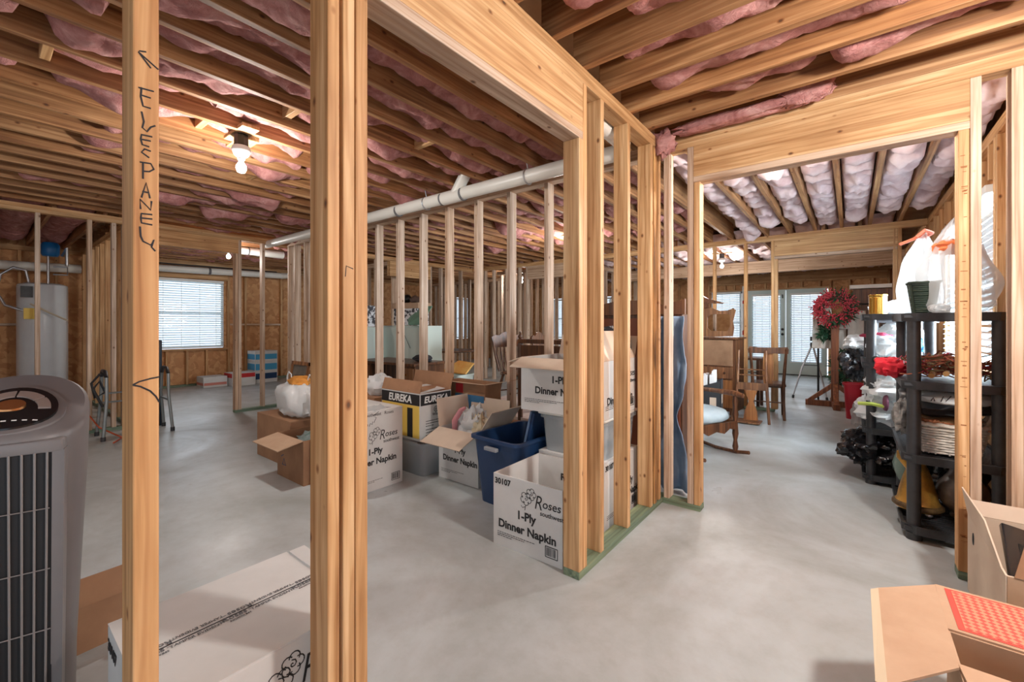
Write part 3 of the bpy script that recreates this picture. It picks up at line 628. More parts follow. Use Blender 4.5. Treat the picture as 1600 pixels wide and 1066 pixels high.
# ---------------------------------------------------------------- bulbs
def bulb(x, y, z, label, brk=False):
    t_ = thing('light_bulb_fixture', label, 'light', (x, y, z))
    MB().lathe([(.001, .05), (.050, .05), (.056, .03), (.042, -.005), (.024, -.02), (.022, -.035), (.001, -.036)], n=24).build('socket', WHITEPAINT, t_, 40)
    MB().lathe([(.001, .128), (.042, .128), (.044, .05), (.001, .05)], n=8).build('junction_box', BLKMET, t_, 20)
    MB().lathe([(.012, -.036), (.014, -.05), (.03, -.075), (.031, -.095), (.022, -.115), (.001, -.124)], n=20).build('bulb', BULBM, t_, 60)
    MB().box((-.16, -.05, .1285), (.16, .05, .150)).build('mounting_board', PINE, t_)
    return t_
names = ['bare lit bulb in a white socket between the overhead joists, above the open room', 'lit bulb glaring beside the utility doorway stud', 'small far lit bulb beside the far window', 'lit bulb in front of the french doors room beam']
names += ['bare lit bulb over the near room, above the boxes by the doorway', 'bare lit bulb behind the tower fan, toward the front of the house', 'bare lit bulb over the room behind the drain pipe', 'added bare bulb, unseen just behind the wide doorway header']
for b, nme in zip(BULBS, names): bulb(b[0], b[1], b[2], nme)
lumber('blocking', (-3.42, 1.1, 2.462), (.25, .12, T), 'x', PINE, 'flat board behind the bare bulb between the joists', 'blocking')

# ---------------------------------------------------------------- windows and doors
def blind(parent, w, z0, z1, y, pitch=.045):
    """slats in the local XZ plane at depth y, as one pattern part"""
    mb = MB(); z = z0 + .03
    while z < z1 - .05:
        mb.slab([(-w / 2, y - .016, z - .012), (w / 2, y - .016, z - .012), (w / 2, y + .016, z + .012), (-w / 2, y + .016, z + .012)], .0025); z += pitch
    mb.build('slats', BLIND, parent)
    BX((-w / 2, y - .03, z1 - .05), (w / 2, y + .03, z1), .005).build('head_rail', WHITEPAINT, parent)
    BX((-w / 2, y - .022, z0), (w / 2, y + .022, z0 + .022), .004).build('bottom_rail', WHITEPAINT, parent)
    m2 = MB()
    for x in (-w * .38, -w * .13, w * .13, w * .38): m2.box((x - .004, y - .02, z0), (x + .004, y - .018, z1 - .03))
    m2.build('ladder_tape', WHITEPAINT, parent)
def window(n, loc, rz, w, z0, z1, mid=True):
    t_ = bpy.data.objects.new('window_%d' % n, None); COL.objects.link(t_); t_.location = loc; t_.rotation_euler = (0, 0, rz); t_['kind'] = 'structure'
    mb = MB(); f = .05
    mb.box((-w / 2, .03, z0), (-w / 2 + f, .1, z1)); mb.box((w / 2 - f, .03, z0), (w / 2, .1, z1)); mb.box((-w / 2, .03, z0), (w / 2, .1, z0 + f)); mb.box((-w / 2, .03, z1 - f), (w / 2, .1, z1))
    if mid: mb.box((-w / 2, .05, (z0 + z1) / 2 - .02), (w / 2, .09, (z0 + z1) / 2 + .02))
    mb.build('window_frame', WHITEPAINT, t_)
    BX((-w / 2 + f, .075, z0 + f), (w / 2 - f, .079, z1 - f)).build('glass', GLASS, t_)
    blind(t_, w - .02, z0 + .01, z1 - .005, -.0)
    return t_
window(1, (XE, 2.69, 0), R(90), 1.16, .75, 2.12)
window(2, (XR + .0, 4.88, 0), R(-90), 1.72, .92, 2.12)
window(3, (-2.575, YE, 0), 0, .72, .44, 2.07)
window(4, (-6.9, YE, 0), 0, 2.1, .76, 2.07)
window(5, (XE, 10.1, 0), R(90), .95, .76, 2.1)
studs_x(frange(-6.5, -4.5, .17), 7.75, 'stud of the closely framed wall behind the round table', 'studs behind the round table', PINE2)
lumber('top_plate', (-6.6, 7.75, ZT), (2.3, D, .076), 'x', PINE2, 'top plate of the closely framed wall behind the round table', 'plate')
studs_y(frange(7.2, 10.6, .3), -7.9, 'stud of the distant wall near the exterior corner', 'studs near the exterior corner', PINE2)
def fdoor(n, x, hinge):
    t_ = bpy.data.objects.new('door_%d' % n, None); COL.objects.link(t_); t_.location = (x, YE, 0); t_['kind'] = 'structure'
    w = .80; mb = MB(); f = .11
    mb.box((-w / 2, .0, .02), (-w / 2 + f, .045, 2.05)); mb.box((w / 2 - f, .0, .02), (w / 2, .045, 2.05)); mb.box((-w / 2 + f, .0, .02), (w / 2 - f, .045, .30)); mb.box((-w / 2 + f, .0, 1.94), (w / 2 - f, .045, 2.05))
    mb.build('door_leaf', DOORM, t_); BX((-w / 2 + f, .02, .30), (w / 2 - f, .024, 1.94)).build('glass', GLASS, t_)
    blind(t_, w - 2 * f + .04, .30, 1.97, -.03, .042)
    return t_
d1 = fdoor(1, -1.66, -1); d2 = fdoor(2, -.84, 1)
for z, nm in ((1.10, 'deadbolt'), (.98, 'door_knob')):
    MB().cyl((.345, -.0, z), (.345, -.02, z), .03, n=20).cyl((.345, -.02, z), (.345, -.06, z), .018, .026, 20).build(nm, BLKMET, d1, 40)
BX((.33, -.02, 1.86), (.36, 0, 1.95)).build('latch', BLKMET, d1)
BX((-2.08, YE - .01, 2.05), (-.42, YE + .06, 2.07)).build('trim_1', DOORM, kind='structure')
BX((-2.08, YE, 0), (-2.065, YE + .06, 2.05)).build('trim_2', DOORM, kind='structure'); BX((-1.255, YE - .012, 0.02), (-1.245, YE, 2.05)).build('trim_3', WHITEPAINT, kind='structure')
BX((-2.08, YE - .02, 0), (-.42, YE + .06, .02)).build('trim_4', BLKMET, kind='structure')
tp = thing('house_wrap_strip', 'white house wrap strip with red lettering between the far window and the french doors', 'strip', (-2.14, YE - .012, 0))
BX((-.055, 0, .05), (.055, .006, 2.2)).build('sheet', WHITEP, tp)
for z, hh in ((1.75, .14), (.95, .2), (.62, .26)): MB().prism([(-.05, z), (.05, z), (.05, z + hh), (.02, z + hh * .8), (-.05, z + hh * .5)], .003, Matrix.Translation((0, -.004, 0))).build('printed_patch', REDP, tp)

# ================================================================ cartons
TH = .006
def carton(name, label, loc, rz, w, d, h, m=WCARD, flaps=None, closed=False, group=None, inner=None, seam='x'):
    """flaps: {'front': (angle, length)}; angle 0 stands up, 90 lies out flat, more hangs down"""
    t_ = thing(name, label, 'box', loc, rz, group); W2, D2 = w / 2, d / 2
    mb = MB()
    if closed:
        mb.box((-W2, -D2, 0), (W2, D2, h - .004), bv=.003)
    else:
        mb.box((-W2, -D2, 0), (W2, D2, TH)); mb.box((-W2, -D2, TH), (W2, -D2 + TH, h)); mb.box((-W2, D2 - TH, TH), (W2, D2, h))
        mb.box((-W2, -D2 + TH, TH), (-W2 + TH, D2 - TH, h)); mb.box((W2 - TH, -D2 + TH, TH), (W2, D2 - TH, h))
    mb.build('body', m, t_)
    if closed and seam == 'y':
        for s_ in (-1, 1): BX((-W2 if s_ < 0 else .002, -D2, h - .004), (-.002 if s_ < 0 else W2, D2, h)).build('flap', m, t_)
    elif closed:
        for s_ in (-1, 1):
            BX((-W2, (-D2 if s_ < 0 else .002), h - .004), (W2, (-.002 if s_ < 0 else D2), h)).build('flap', m, t_)
    for k, (a, L) in (flaps or {}).items():
        n_ = w if k in ('front', 'back') else d
        f = MB(); f.box((-n_ / 2 + .004, -TH / 2, 0), (n_ / 2 - .004, TH / 2, L)).build
        o = f.build('flap', inner or m, t_)
        rzf = {'front': 0, 'right': 90, 'back': 180, 'left': 270}[k]; px = {'front': (0, -D2, h), 'back': (0, D2, h), 'left': (-W2, 0, h), 'right': (W2, 0, h)}[k]
        o.matrix_local = Matrix.Translation(px) @ Matrix.Rotation(R(rzf), 4, 'Z') @ Matrix.Rotation(R(a), 4, 'X')
    return t_
def barcode(p, face, u, w, d, s=.05):
    mb = MB(); mb.box((-s, -.001, 0), (s, .0, .002))
    mb = MB()
    for a, b in (((-s, 0), (s, 0)), ((s, 0), (s, s * 1.5)), ((s, s * 1.5), (-s, s * 1.5)), ((-s, s * 1.5), (-s, 0))): mb.tube([(a[0], a[1], 0), (b[0], b[1], 0)], .002, 4)
    random.seed(5); x = -s * .8
    while x < s * .75:
        ww = random.choice((.0012, .0025, .004)); mb.box((x, s * .2, -.0005), (x + ww, s * 1.35, .0005)); x += ww + random.choice((.0015, .003, .004))
    o = mb.build('barcode', INK, p); o.matrix_local = FACE[face](u, w, d + .001); return o
def rose(cx, cy, r, seed=0):
    L = []
    for k in range(5):
        a = 2 * PI * k / 5 + seed; ccx, ccy = cx + .55 * r * math.cos(a), cy + .55 * r * math.sin(a)
        L.append([(ccx + .48 * r * math.cos(a - 1.9 + 3.8 * q / 7), ccy + .48 * r * math.sin(a - 1.9 + 3.8 * q / 7)) for q in range(8)])
    L.append([(cx + .09 * r * q * math.cos(q * .9) / 2, cy + .09 * r * q * math.sin(q * .9) / 2) for q in range(10)])
    return L
def roses_logo(p, face, u, w, d, s=1.0, roll=0):
    ls = rose(-.065, .022, .03) + rose(-.098, -.008, .034, 1) + [[(-.10, -.045), (-.105, -.07)], [(-.10, -.05), (-.12, -.06), (-.13, -.05)]]
    o = strokes(p, ls, .0018, face, u, w, d, INK, 'logo', s, roll)
    text(p, 'R', .105 * s, face, u - .022 * s, w - .045 * s, d, INK, -.004, sx=.8, name='logo', shear=.25); text(p, 'oses', .062 * s, face, u + .060 * s, w - .03 * s, d, INK, .004, name='logo', shear=.15)
    text(p, 'southwest', .034 * s, face, u + .062 * s, w - .072 * s, d, INK, .006, name='lettering')
def smallprint(p, face, u, w, d, rows=3, wd=.2, h=.006):
    mb = MB(); random.seed(3)
    for r in range(rows):
        x = 0; end = wd * (1.0 if r == 0 else .75 if r == 1 else .35)
        while x < end:
            a = random.uniform(.006, .02); mb.box((x, -r * h * 1.7, 0), (x + a, -r * h * 1.7 + h * .5, .0006)); x += a + .004
    o = mb.build('small_print', INK, p); o.matrix_local = FACE[face](u, w, d + .0008); return o
def napkin(p, face, w, h, d, num=True, logo=True, uu=0, sc=1.0, bc=True, hh=.46):
    W2 = w / 2
    text(p, '1-Ply', .062 * sc, face, uu, h * hh, d, INK, .018); text(p, 'Dinner Napkin', .062 * sc, face, uu, h * hh - .075 * sc, d, INK, .018)
    if num: text(p, '30107', .044, face, -W2 + .065, h - .052, d, INK, .018)
    if logo: roses_logo(p, face, W2 - .125, h - .085, d)
    smallprint(p, face, -W2 + .03, .075, d, 3, w * .55)
    if bc: barcode(p, face, W2 - .065, .035, d, .036)

# the open white box at the doorway studs
c = carton('napkin_box', 'open white napkin box with no lid, standing against the doorway jack stud', (-1.352, 2.045, 0), R(1.2), .445, .45, .392)
napkin(c, 'front', .445, .392, .225); c['label'] = 'open empty white napkin box standing against the jack stud of the large header'
text(c, 'Roses', .06, 'front', .02, .26, -.2185, INK, .01)
# stack behind it
c = carton('napkin_box', 'closed white napkin box at the bottom of the stack behind the studs', (-1.372, 2.56, 0), 0, .47, .50, .40, closed=True)
napkin(c, 'right', .50, .40, .235, logo=False, uu=.10); strokes(c, [[(-.02, .03), (.0, .05), (.03, .052)], [(.0, .05), (-.005, -.01)], [(-.018, .02), (.02, .024)]], .0022, 'front', .06, .33, .25)
def tub(name, label, loc, rz, w, d, h, m, taper=.9, lid=None, rim=.012, handles=None, wall=.004, cat='tub'):
    t_ = thing(name, label, cat, loc, rz); mb = MB(); N = 32
    def ring(k, z, off=0):
        r = .05; vs = []
        W2, D2 = w / 2 * k + off, d / 2 * k + off
        for q, (sx, sy) in enumerate(((1, 1), (-1, 1), (-1, -1), (1, -1))):
            for j in range(5):
                a = PI / 2 * q + PI / 2 * j / 4; vs.append((sx * (W2 - r) + r * math.cos(a), sy * (D2 - r) + r * math.sin(a), z))
        return vs
    R_ = [ring(taper, 0), ring(taper + (1 - taper) * .9, h * .9), ring(1, h - .02), ring(1, h - .02, rim), ring(1, h, rim), ring(1, h, -wall), ring(taper, .006, -wall)]
    n = 20; vs = [v_ for r_ in R_ for v_ in r_]
    fs = [(i * n + j, i * n + (j + 1) % n, (i + 1) * n + (j + 1) % n, (i + 1) * n + j) for i in range(len(R_) - 1) for j in range(n)] + [tuple(range(n - 1, -1, -1)), tuple(range((len(R_) - 1) * n, len(R_) * n))]
    mb.add(vs, fs).build('body', m, t_, 40)
    if handles: 
        MB().box((-.055, -d / 2 - .035, h - .075), (.055, -d / 2 - .004, h - .05), bv=.006).build('handle', handles, t_)
    if lid:
        MB().box((-w / 2 - rim, -d / 2 - rim, h), (w / 2 + rim, d / 2 + rim, h + .018), bv=.008).build('lid', lid, t_, 40)
    return t_
c = tub('storage_tub', 'clear lidded plastic tub between two napkin boxes in the stack', (-1.372, 2.56, .401), 0, .46, .48, .235, CLEAR, .93, lid=PVC)
MB().blob((-1.372, 2.56, .50), (.18, .19, .08), .25, 2, 3, 20, zmin=.412).build('folded_cloth', mat('grey_cloth', (.42, .43, .44), .9), smooth=60, label='pale folded cloth inside the clear tub in the stack', cat='cloth')
c = carton('napkin_box', 'white napkin box with open flaps on top of the stack behind the studs', (-1.432, 2.52, .656), 0, .60, .47, .345,
           flaps={'front': (112, .14), 'left': (108, .12), 'back': (20, .15), 'right': (-28, .2)}, inner=BUFF)
napkin(c, 'front', .60, .345, .235, num=False, logo=False, bc=False, uu=.0, sc=1.0, hh=.56); napkin(c, 'right', .47, .345, .30, num=False, logo=True, uu=0)
c = carton('patterned_box', 'dark box with white flower print leaning on top of the napkin stack', (-1.33, 2.70, 1.0), R(6), .36, .10, .20, noisy('flower_print', (.03, .035, .045), (.45, .47, .5), 22, .6, 0, .56, .6), closed=True)
c.rotation_euler = (0, R(-8), R(6))
# blue tote and lid
c = tub('storage_tote', 'open blue plastic tote with a grey handle beside the napkin boxes', (-1.845, 2.42, 0), R(-3), .41, .55, .46, TOTE, .84, handles=TOTEH, rim=.018)
l_ = thing('tote_lid', 'blue lid leaning inside the open blue tote', 'lid', (-1.80, 2.52, .14), 0)
MB().box((-.012, -.19, 0), (.012, .19, .50), bv=.006).build('panel', TOTE, l_); MB().box((-.022, -.20, -.005), (-.010, .20, .51), bv=.004).build('rim', mat('worn_blue_plastic', srgb(96, 120, 152), .45), l_)
l_.rotation_euler = (0, R(14), R(3))
# napkin box with flaps and bag
c = carton('napkin_box', 'white napkin box with buff flaps spread open, behind the blue tote', (-2.385, 2.515, 0), 0, .43, .36, .40,
           flaps={'front': (112, .21), 'left': (8, .22), 'back': (6, .2), 'right': (36, .22)}, inner=BUFF)
napkin(c, 'front', .43, .40, .18, num=False, logo=False, bc=False, uu=.02, hh=.56)
b_ = thing('plastic_bag', 'white plastic bag of linens with a pink edge, in the open napkin box', 'bag', (-2.36, 2.515, 0))
MB().blob((-.01, -.02, .38), (.15, .13, .17), .5, 2.4, 5, 36, fold=.25, zmin=.14).build('bag', BAGW, b_, 40)
MB().blob((.09, -.05, .40), (.07, .07, .11), .5, 2.5, 8, 26, fold=.2).build('cloth', mat('cream_cloth', srgb(222, 208, 178), .9), b_, 50)
MB().tube([(-.13, -.11, .36), (-.12, -.12, .45), (-.07, -.10, .54), (-.04, -.08, .56)], [.02, .025, .02, .012], 8).build('edge', mat('pink_cloth', srgb(206, 140, 146), .9), b_, 60)
# tall napkin box on end
c = carton('napkin_box', 'tall white napkin box with crumpled top and marker scribble, beside the triple post', (-2.975, 1.84, 0), 0, .47, .49, .585, closed=True)
napkin(c, 'right', .49, .585, .235, num=False, logo=False); roses_logo(c, 'right', .08, .41, .235)
text(c, 'Roses   southwest   Roses', .034, 'right', -.02, .548, .235, INK, 0)
strokes(c, [[(-.06, .0), (-.03, .05), (-.05, .06)], [(-.03, .03), (0, .02), (.01, .045), (-.005, .05)], [(.02, .03), (.03, .05), (.045, .04), (.05, .06)], [(.06, .05), (.08, .085), (.05, .10), (.10, .125)], [(-.08, -.03), (-.05, -.02), (-.06, .0), (-.04, .0)]], .0022, 'right', -.07, .45, .235)
c = MB().blob((.20, 0, .55), (.03, .16, .06), .5, 3, 4, 18).build('torn_tape', BAGC, c, 50)
# clear tub with clothes, eureka box on it
c = tub('storage_tub', 'clear plastic tub full of clothes under the vacuum cleaner box', (-2.86, 2.42, 0), 0, .40, .40, .265, CLEAR, .9, rim=.01)
MB().blob((-2.86, 2.42, .11), (.15, .15, .10), .3, 2.2, 13, 24, zmin=.012).build('clothes', noisy('mixed_clothes', srgb(214, 212, 210), srgb(140, 92, 100), 6, .9, 0), smooth=60, label='jumbled pale and maroon clothes inside the clear tub under the vacuum box', cat='clothes')
c = carton('vacuum_box', 'yellow and white vacuum cleaner box marked EUREKA, standing on a clear tub', (-2.99, 2.42, .272), 0, .52, .34, .385, flaps={'front': (-18, .10), 'right': (-80, .16), 'back': (14, .14)}, inner=CARDD)
BX((-.255, -.173, .285), (.255, -.1712, .375)).build('printed_band', INK, c); BX((-.25, -.173, .02), (.25, -.1712, .283)).build('printed_panel', YELP, c); BX((.10, -.1735, .02), (.17, -.1722, .26)).build('printed_panel', INK, c)
text(c, 'EUREKA', .085, 'front', 0, .302, .1735, WHITEP, .018, shear=.15)
BX((.261, -.165, .285), (.2622, .165, .375)).build('printed_band', INK, c); text(c, 'EUREKA', .072, 'right', 0, .306, .2625, WHITEP, .018, shear=.15)
strokes(c, [[(.022 * math.cos(a * .5), .022 * math.sin(a * .5)) for a in range(13)], [(.008 * math.cos(a * .5), .008 * math.sin(a * .5)) for a in range(13)]], .003, 'right', 0, .242, .26, INK)
text(c, 'Whirl', .034, 'right', 0, .19, .26, INK, .004); smallprint(c, 'right', -.11, .15, .26, 3, .2, .012); smallprint(c, 'right', -.11, .08, .26, 3, .24, .014)
l2 = MB().slab([(-.24, -.165, .388), (.26, -.165, .388), (.26, .10, .40), (.0, .12, .41)], .004).build('top_panel', WCARD, c)
# brown carton with blue box beside
c = carton('plain_carton', 'brown carton on the floor under the blue printed carton', (-2.86, 2.815, 0), 0, .42, .21, .403, CARDD, closed=True)
c = carton('printed_carton', 'blue printed carton with a pale flap open, behind the vacuum box', (-2.70, 2.815, .405), 0, .52, .21, .30, CARDD, flaps={'front': (80, .10), 'right': (78, .2)}, inner=CARD)
BX((-.10, -.1076, .02), (.25, -.1062, .20)).build('printed_panel', BLUEP, c); BX((-.09, -.1076, .21), (-.0, -.1062, .29)).build('printed_panel', REDP, c)
strokes(c, [[(.03 * math.cos(a * .5), .03 * math.sin(a * .5)) for a in range(13)]], .012, 'front', -.02, .10, .107, INK, 'logo')
carton('plain_carton', 'brown carton tucked behind the open napkin box', (-2.39, 2.84, 0), 0, .38, .14, .40, CARDD, closed=True)
MB().blob((-3.42, 2.34, .66), (.13, .12, .10), .35, 2, 21, 26, fold=.15).build('plastic_bag', BAGW, smooth=50, label='small white knotted bag beside the triple post, above the brown carton', cat='bag')
carton('plain_carton', 'brown carton holding up the small white bag by the triple post', (-3.44, 2.36, 0), 0, .34, .34, .575, CARDD, closed=True)
# brown open carton with the white bag
c = carton('moving_carton', 'open brown moving carton with flaps hanging, left of the triple post', (-3.45, 1.76, 0), R(0), .44, .42, .34, CARDD,
           flaps={'front': (101, .19), 'back': (-50, .14)}, inner=CARD)
strokes(c, [[(-.03, 0), (.03, 0), (0, .05), (-.03, 0)], [(-.05, .06), (-.01, .08)]], .004, 'front', -.10, .10, .21, TOTE, 'printed_mark')
MB().blob((-3.45, 1.76, .25), (.17, .14, .09), .4, 3, 31, 26, zmin=.10).build('packed_goods', noisy('packed_goods', srgb(70, 110, 100), srgb(150, 160, 160), 9, .7, 0), smooth=50, label='green and grey odds and ends inside the open brown moving carton', cat='goods')
lid_ = carton('plain_carton', 'closed brown carton under the white shopping bag', (-4.05, 1.90, 0), R(0), .67, .46, .395, CARDD, closed=True)
b_ = thing('shopping_bag', 'white shopping bag stuffed with an orange envelope, on the closed brown carton', 'bag', (-3.92, 1.85, .397))
MB().blob((0, 0, .15), (.27, .16, .17), .16, 2.2, 41, 36, fold=.16, pw=.8, zmin=.003).build('bag', BAGW, b_, 50)
MB().blob((.04, -.02, .31), (.13, .08, .05), .3, 2.5, 43, 24).build('envelope', noisy('orange_paper', srgb(222, 156, 66), srgb(196, 124, 50), 6, .7, 0), b_, 40)
for x in (-.2, .2): MB().tube([(x - .05, 0, .24), (x - .05, 0, .34), (x - .02, 0, .38), (x + .03, 0, .36), (x + .05, 0, .25)], .006, 6).build('handle', BAGW, b_, 50)
# framed picture leaning on the studs
p_ = thing('framed_picture', 'grey charcoal picture in a brown wooden frame leaning on the studs', 'picture', (-6.15, 2.80, 0), R(0)); w_, h_ = .52, .70
mb = MB()
for lo, hi in (((-w_ / 2, 0, 0), (-w_ / 2 + .05, .025, h_)), ((w_ / 2 - .05, 0, 0), (w_ / 2, .025, h_)), ((-w_ / 2, 0, 0), (w_ / 2, .025, .05)), ((-w_ / 2, 0, h_ - .05), (w_ / 2, .025, h_))): mb.box(lo, hi)
mb.build('frame', OAKL, p_); BX((-w_ / 2 + .05, .012, .05), (w_ / 2 - .05, .016, h_ - .05)).build('picture_sheet', noisy('charcoal_sheet', srgb(96, 88, 78), srgb(130, 122, 110), 4, .7, 0), p_)
strokes(p_, [[(-.12, .5), (.12, .52), (.14, .3), (.1, .1)], [(-.12, .5), (-.14, .3), (-.08, .12)], [(0, .5), (0, .1)], [(-.1, .42), (.1, .43)]], .005, 'front', 0, 0, -.011, mat('charcoal', (.05, .045, .04), .9), 'drawing'); p_.rotation_euler = (R(-9), 0, 0)
# long white box beside the camera
c = carton('napkin_box', 'long closed white napkin box lying beside the marked stud, logo along its seam', (-1.385, .475, 0), 0, .465, .48, .39, closed=True, seam='y')
o = BX((-.0015, -.24, .3900), (.0015, .24, .3912)).build('seam', INK, c)
for k in range(3):
    v_ = -.20 + .19 * k
    text(c, 'Roses', .026, 'top', .018, v_, .391, GREYINK, .0, roll=R(90)); text(c, 'southwest', .013, 'top', .030, v_ + .01, .391, GREYINK, .0, roll=R(90))
    text(c, 'Roses', .026, 'top', -.018, v_ + .02, .391, GREYINK, .0, roll=R(-90)); text(c, '"TAMPER EVIDENT"', .015, 'top', .02, v_ + .10, .391, GREYINK, .0, roll=R(90)); text(c, '"TAMPER EVIDENT"', .015, 'top', -.02, v_ + .11, .391, GREYINK, .0, roll=R(-90))
text(c, '30107', .044, 'front', -.17, .325, .24, INK, .018); napkin(c, 'right', .48, .39, .2325, num=True, logo=True)
for o in c.children:
    if o.name.startswith('flap'): pass
MB().slab([(-1.60, .717, .392), (-1.40, .717, .392), (-1.40, .76, .402), (-1.585, .765, .40)], .005).build('loose_flap', WCARD, label='loose white cardboard flap at the far end of the long napkin box', cat='cardboard')
c = carton('plain_carton', 'small brown carton with an upright flap between the fan and the long napkin box', (-2.30, .31, 0), R(4), .12, .16, .17, CARDD, flaps={'right': (-14, .10), 'back': (5, .11)})

# ================================================================ right front boxes
c = thing('card_carton', 'large open carton with a red patterned flap, lowest at the picture edge', 'box', (0, 0, 0))
mb = MB(); x0, x1, y0, y1, h = .215, .78, 1.15, 1.735, .345
mb.box((x0, y0, 0), (x1, y1, TH)); mb.box((x0, y0 + TH, TH), (x0 + TH, y1 - TH, h)); mb.box((x1 - TH, y0 + TH, TH), (x1, y1 - TH, h)); mb.box((x0, y0, TH), (x1, y0 + TH, h)); mb.box((x0, y1 - TH, TH), (x1, y1, h))
mb.build('body', CARD, c)
f = MB().slab([(x0, y1, h), (x1, y1, h), (x1 + .0, y1 + .27, h + .0), (x0 + .005, y1 + .27, h - .0)], .006).build('flap', CARD, c)
PAT = mat('red_pattern', srgb(214, 96, 82), .6); t = NT(PAT); tc = t.n('ShaderNodeTexCoord'); vv = t.n('ShaderNodeTexChecker', inp={'Scale': 75.0}); mpn = t.n('ShaderNodeMapping'); mpn.inputs['Rotation'].default_value = (0, 0, R(45)); t.l(tc.outputs['Object'], mpn.inputs[0]); t.l(mpn.outputs[0], vv.inputs['Vector']); vv.inputs[1].default_value = (*srgb(208, 84, 72), 1); vv.inputs[2].default_value = (*srgb(222, 142, 112), 1); t.l(vv.outputs[0], t.p.inputs['Base Color'])
REDC = mat('red_card', srgb(206, 78, 66), .6)
MB().box((x0 + .025, y1 + .012, h + .0065), (x0 + .31, y1 + .256, h + .0072)).build('printed_border', REDC, c); MB().box((x0 + .04, y1 + .022, h + .0074), (x0 + .30, y1 + .246, h + .0080)).build('printed_pattern', PAT, c)
MB().box((x0 + .325, y1 + .012, h + .0065), (x0 + .54, y1 + .25, h + .0072)).build('printed_border', REDC, c)
MB().slab([(x0, y1 + .22, h + .02), (x0 - .15, y1 + .12, h + .0), (x0 - .155, y0 + .24, h - .02), (x0 - .0, y0 + .40, h + .003)], .006).build('flap', CARD, c)
MB().slab([(x0 - .145, y1 + .12, h + .006), (x0 - .165, y1 + .10, h + .004), (x0 - .168, y0 + .25, h - .016), (x0 - .145, y0 + .24, h - .013)], .002).build('tape', mat('paper_tape', srgb(200, 184, 156), .7), c)
MB().slab([(x0, y0 + .42, h + .001), (x1, y0 + .42, h + .001), (x1, y0 + .16, h + .004), (x0 + .02, y0 + .16, h + .004)][::-1], .006).build('flap', CARD, c)
# printer carton
c = thing('printer_carton', 'tan printer carton with a round logo, at the foot of the doorway stud', 'box', (0, 0, 0))
x0, x1, y0, y1, h = .422, .92, 2.24, 2.86, .345
mb = MB(); mb.box((x0, y0, 0), (x1, y1, TH)); mb.box((x0, y0 + TH, TH), (x0 + TH, y1 - TH, h)); mb.box((x1 - TH, y0 + TH, TH), (x1, y1 - TH, h)); mb.box((x0, y0, TH), (x1, y0 + TH, h)); mb.box((x0, y1 - TH, TH), (x1, y1, h))
mb.build('body', BUFF, c); MB().box((x0 + .004, y0 - .002, 0.001), (x1 - .002, y0 - .0006, h - .002)).build('side_panel', CARD, c)
MB().slab([(x0, y0 + .06, h), (x0, y1, h), (x0 - .02, y1, h + .12), (x0 - .01, y0 + .25, h + .10)], .005).build('flap', BUFF, c)
MB().slab([(x0 + .02, y0, h), (x1, y0, h), (x1, y0 + .03, h + .11), (x0 + .05, y0 + .03, h + .11)], .005).build('flap', CARDD, c)
MB().slab([(x0, y1, h), (x1 - .2, y1, h), (x1 - .22, y1 + .03, h + .06), (x0, y1 + .03, h + .06)], .005).build('flap', BUFF, c)
lg = MB().cyl((x0 + .105, y0 - .002, h - .065), (x0 + .105, y0 - .004, h - .065), .036, n=32).build('logo', INK, c)
text(c, 'hp', .05, 'front', x0 + .107, h - .08, -y0 + .0042, CARD, .01, shear=.35)
strokes(c, [[(-.02, 0), (.01, .012), (.03, 0)], [(-.02, -.02), (0, -.028)]], .006, 'front', x0 + .07, h - .15, -y0 + .002, INK)
strokes(c, [[(.01 * math.cos(a * .5), .022 * math.sin(a * .5)) for a in range(14)]], .006, 'left', -(y1 - .12), h - .07, -x0, INK, 'printed_mark')
c = thing('printer_tray', 'black shiny printer tray sticking up out of the printer carton', 'tray', (.56, 2.50, .27), R(0)); 
MB().box((-.09, -.22, -.01), (.11, .22, .015), bv=.008).build('panel', mat('glossy_black', (.012, .013, .016), .2), c, 40); BX((-.05, -.10, .0152), (.06, .12, .017)).build('window', BLKMET, c); BX((-.02, .175, .0152), (.04, .187, .0168)).build('label', TOTEH, c)
c.rotation_euler = (R(24), R(12), 0)
MB().box((.66, 2.60, .22), (.90, 2.80, .62), bv=.015).box((.68, 2.585, .40), (.88, 2.60, .52), bv=.007).build('foam_block', WHITEPAINT, smooth=40, label='moulded white foam block standing in the printer carton', cat='packing', rot=None)
MB().blob((.78, 2.50, .36), (.10, .08, .06), .3, 3, 17, 24, fold=.2).build('plastic_wrap', BAGC, smooth=50, label='crumpled clear wrap in the printer carton', cat='plastic')

# ================================================================ tower fan
f_ = thing('tower_fan', 'silver tower fan with a slatted grille and a sloping black control panel', 'fan', (-1.90, .074, 0), R(74))
SILV = noisy('silver_plastic', srgb(130, 126, 126), srgb(120, 117, 118), 2, .38, 0); SILD = mat('silver_edge', srgb(140, 134, 132), .35, .2)
# local -Y faces the room. section: wide oval, tapers to the foot, top cut on a slope rising to the back
def fan_ring(z, k, n=48, inset=0):
    vs = []
    for j in range(n):
        a = 2 * PI * j / n; x = math.cos(a); y = math.sin(a)
        ex = math.copysign(abs(x) ** .75, x) * (.158 * k - inset); ey = math.copysign(abs(y) ** .8, y) * (.125 * k - inset)
        vs.append((ex, ey, z(ex, ey) if callable(z) else z))
    return vs
top = lambda x, y: .985 + .62 * y - 1.2 * x * x
R_ = [fan_ring(.03, .80), fan_ring(.25, .82), fan_ring(.55, .90), fan_ring(.80, .97), fan_ring(lambda x, y: top(x, y) - .015, 1.0), fan_ring(top, .985), fan_ring(lambda x, y: top(x, y) + .006, .93), fan_ring(lambda x, y: top(x, y) - .002, .6), fan_ring(lambda x, y: top(x, y) - .004, .05)]
n = 48; vs = [q for r_ in R_ for q in r_]
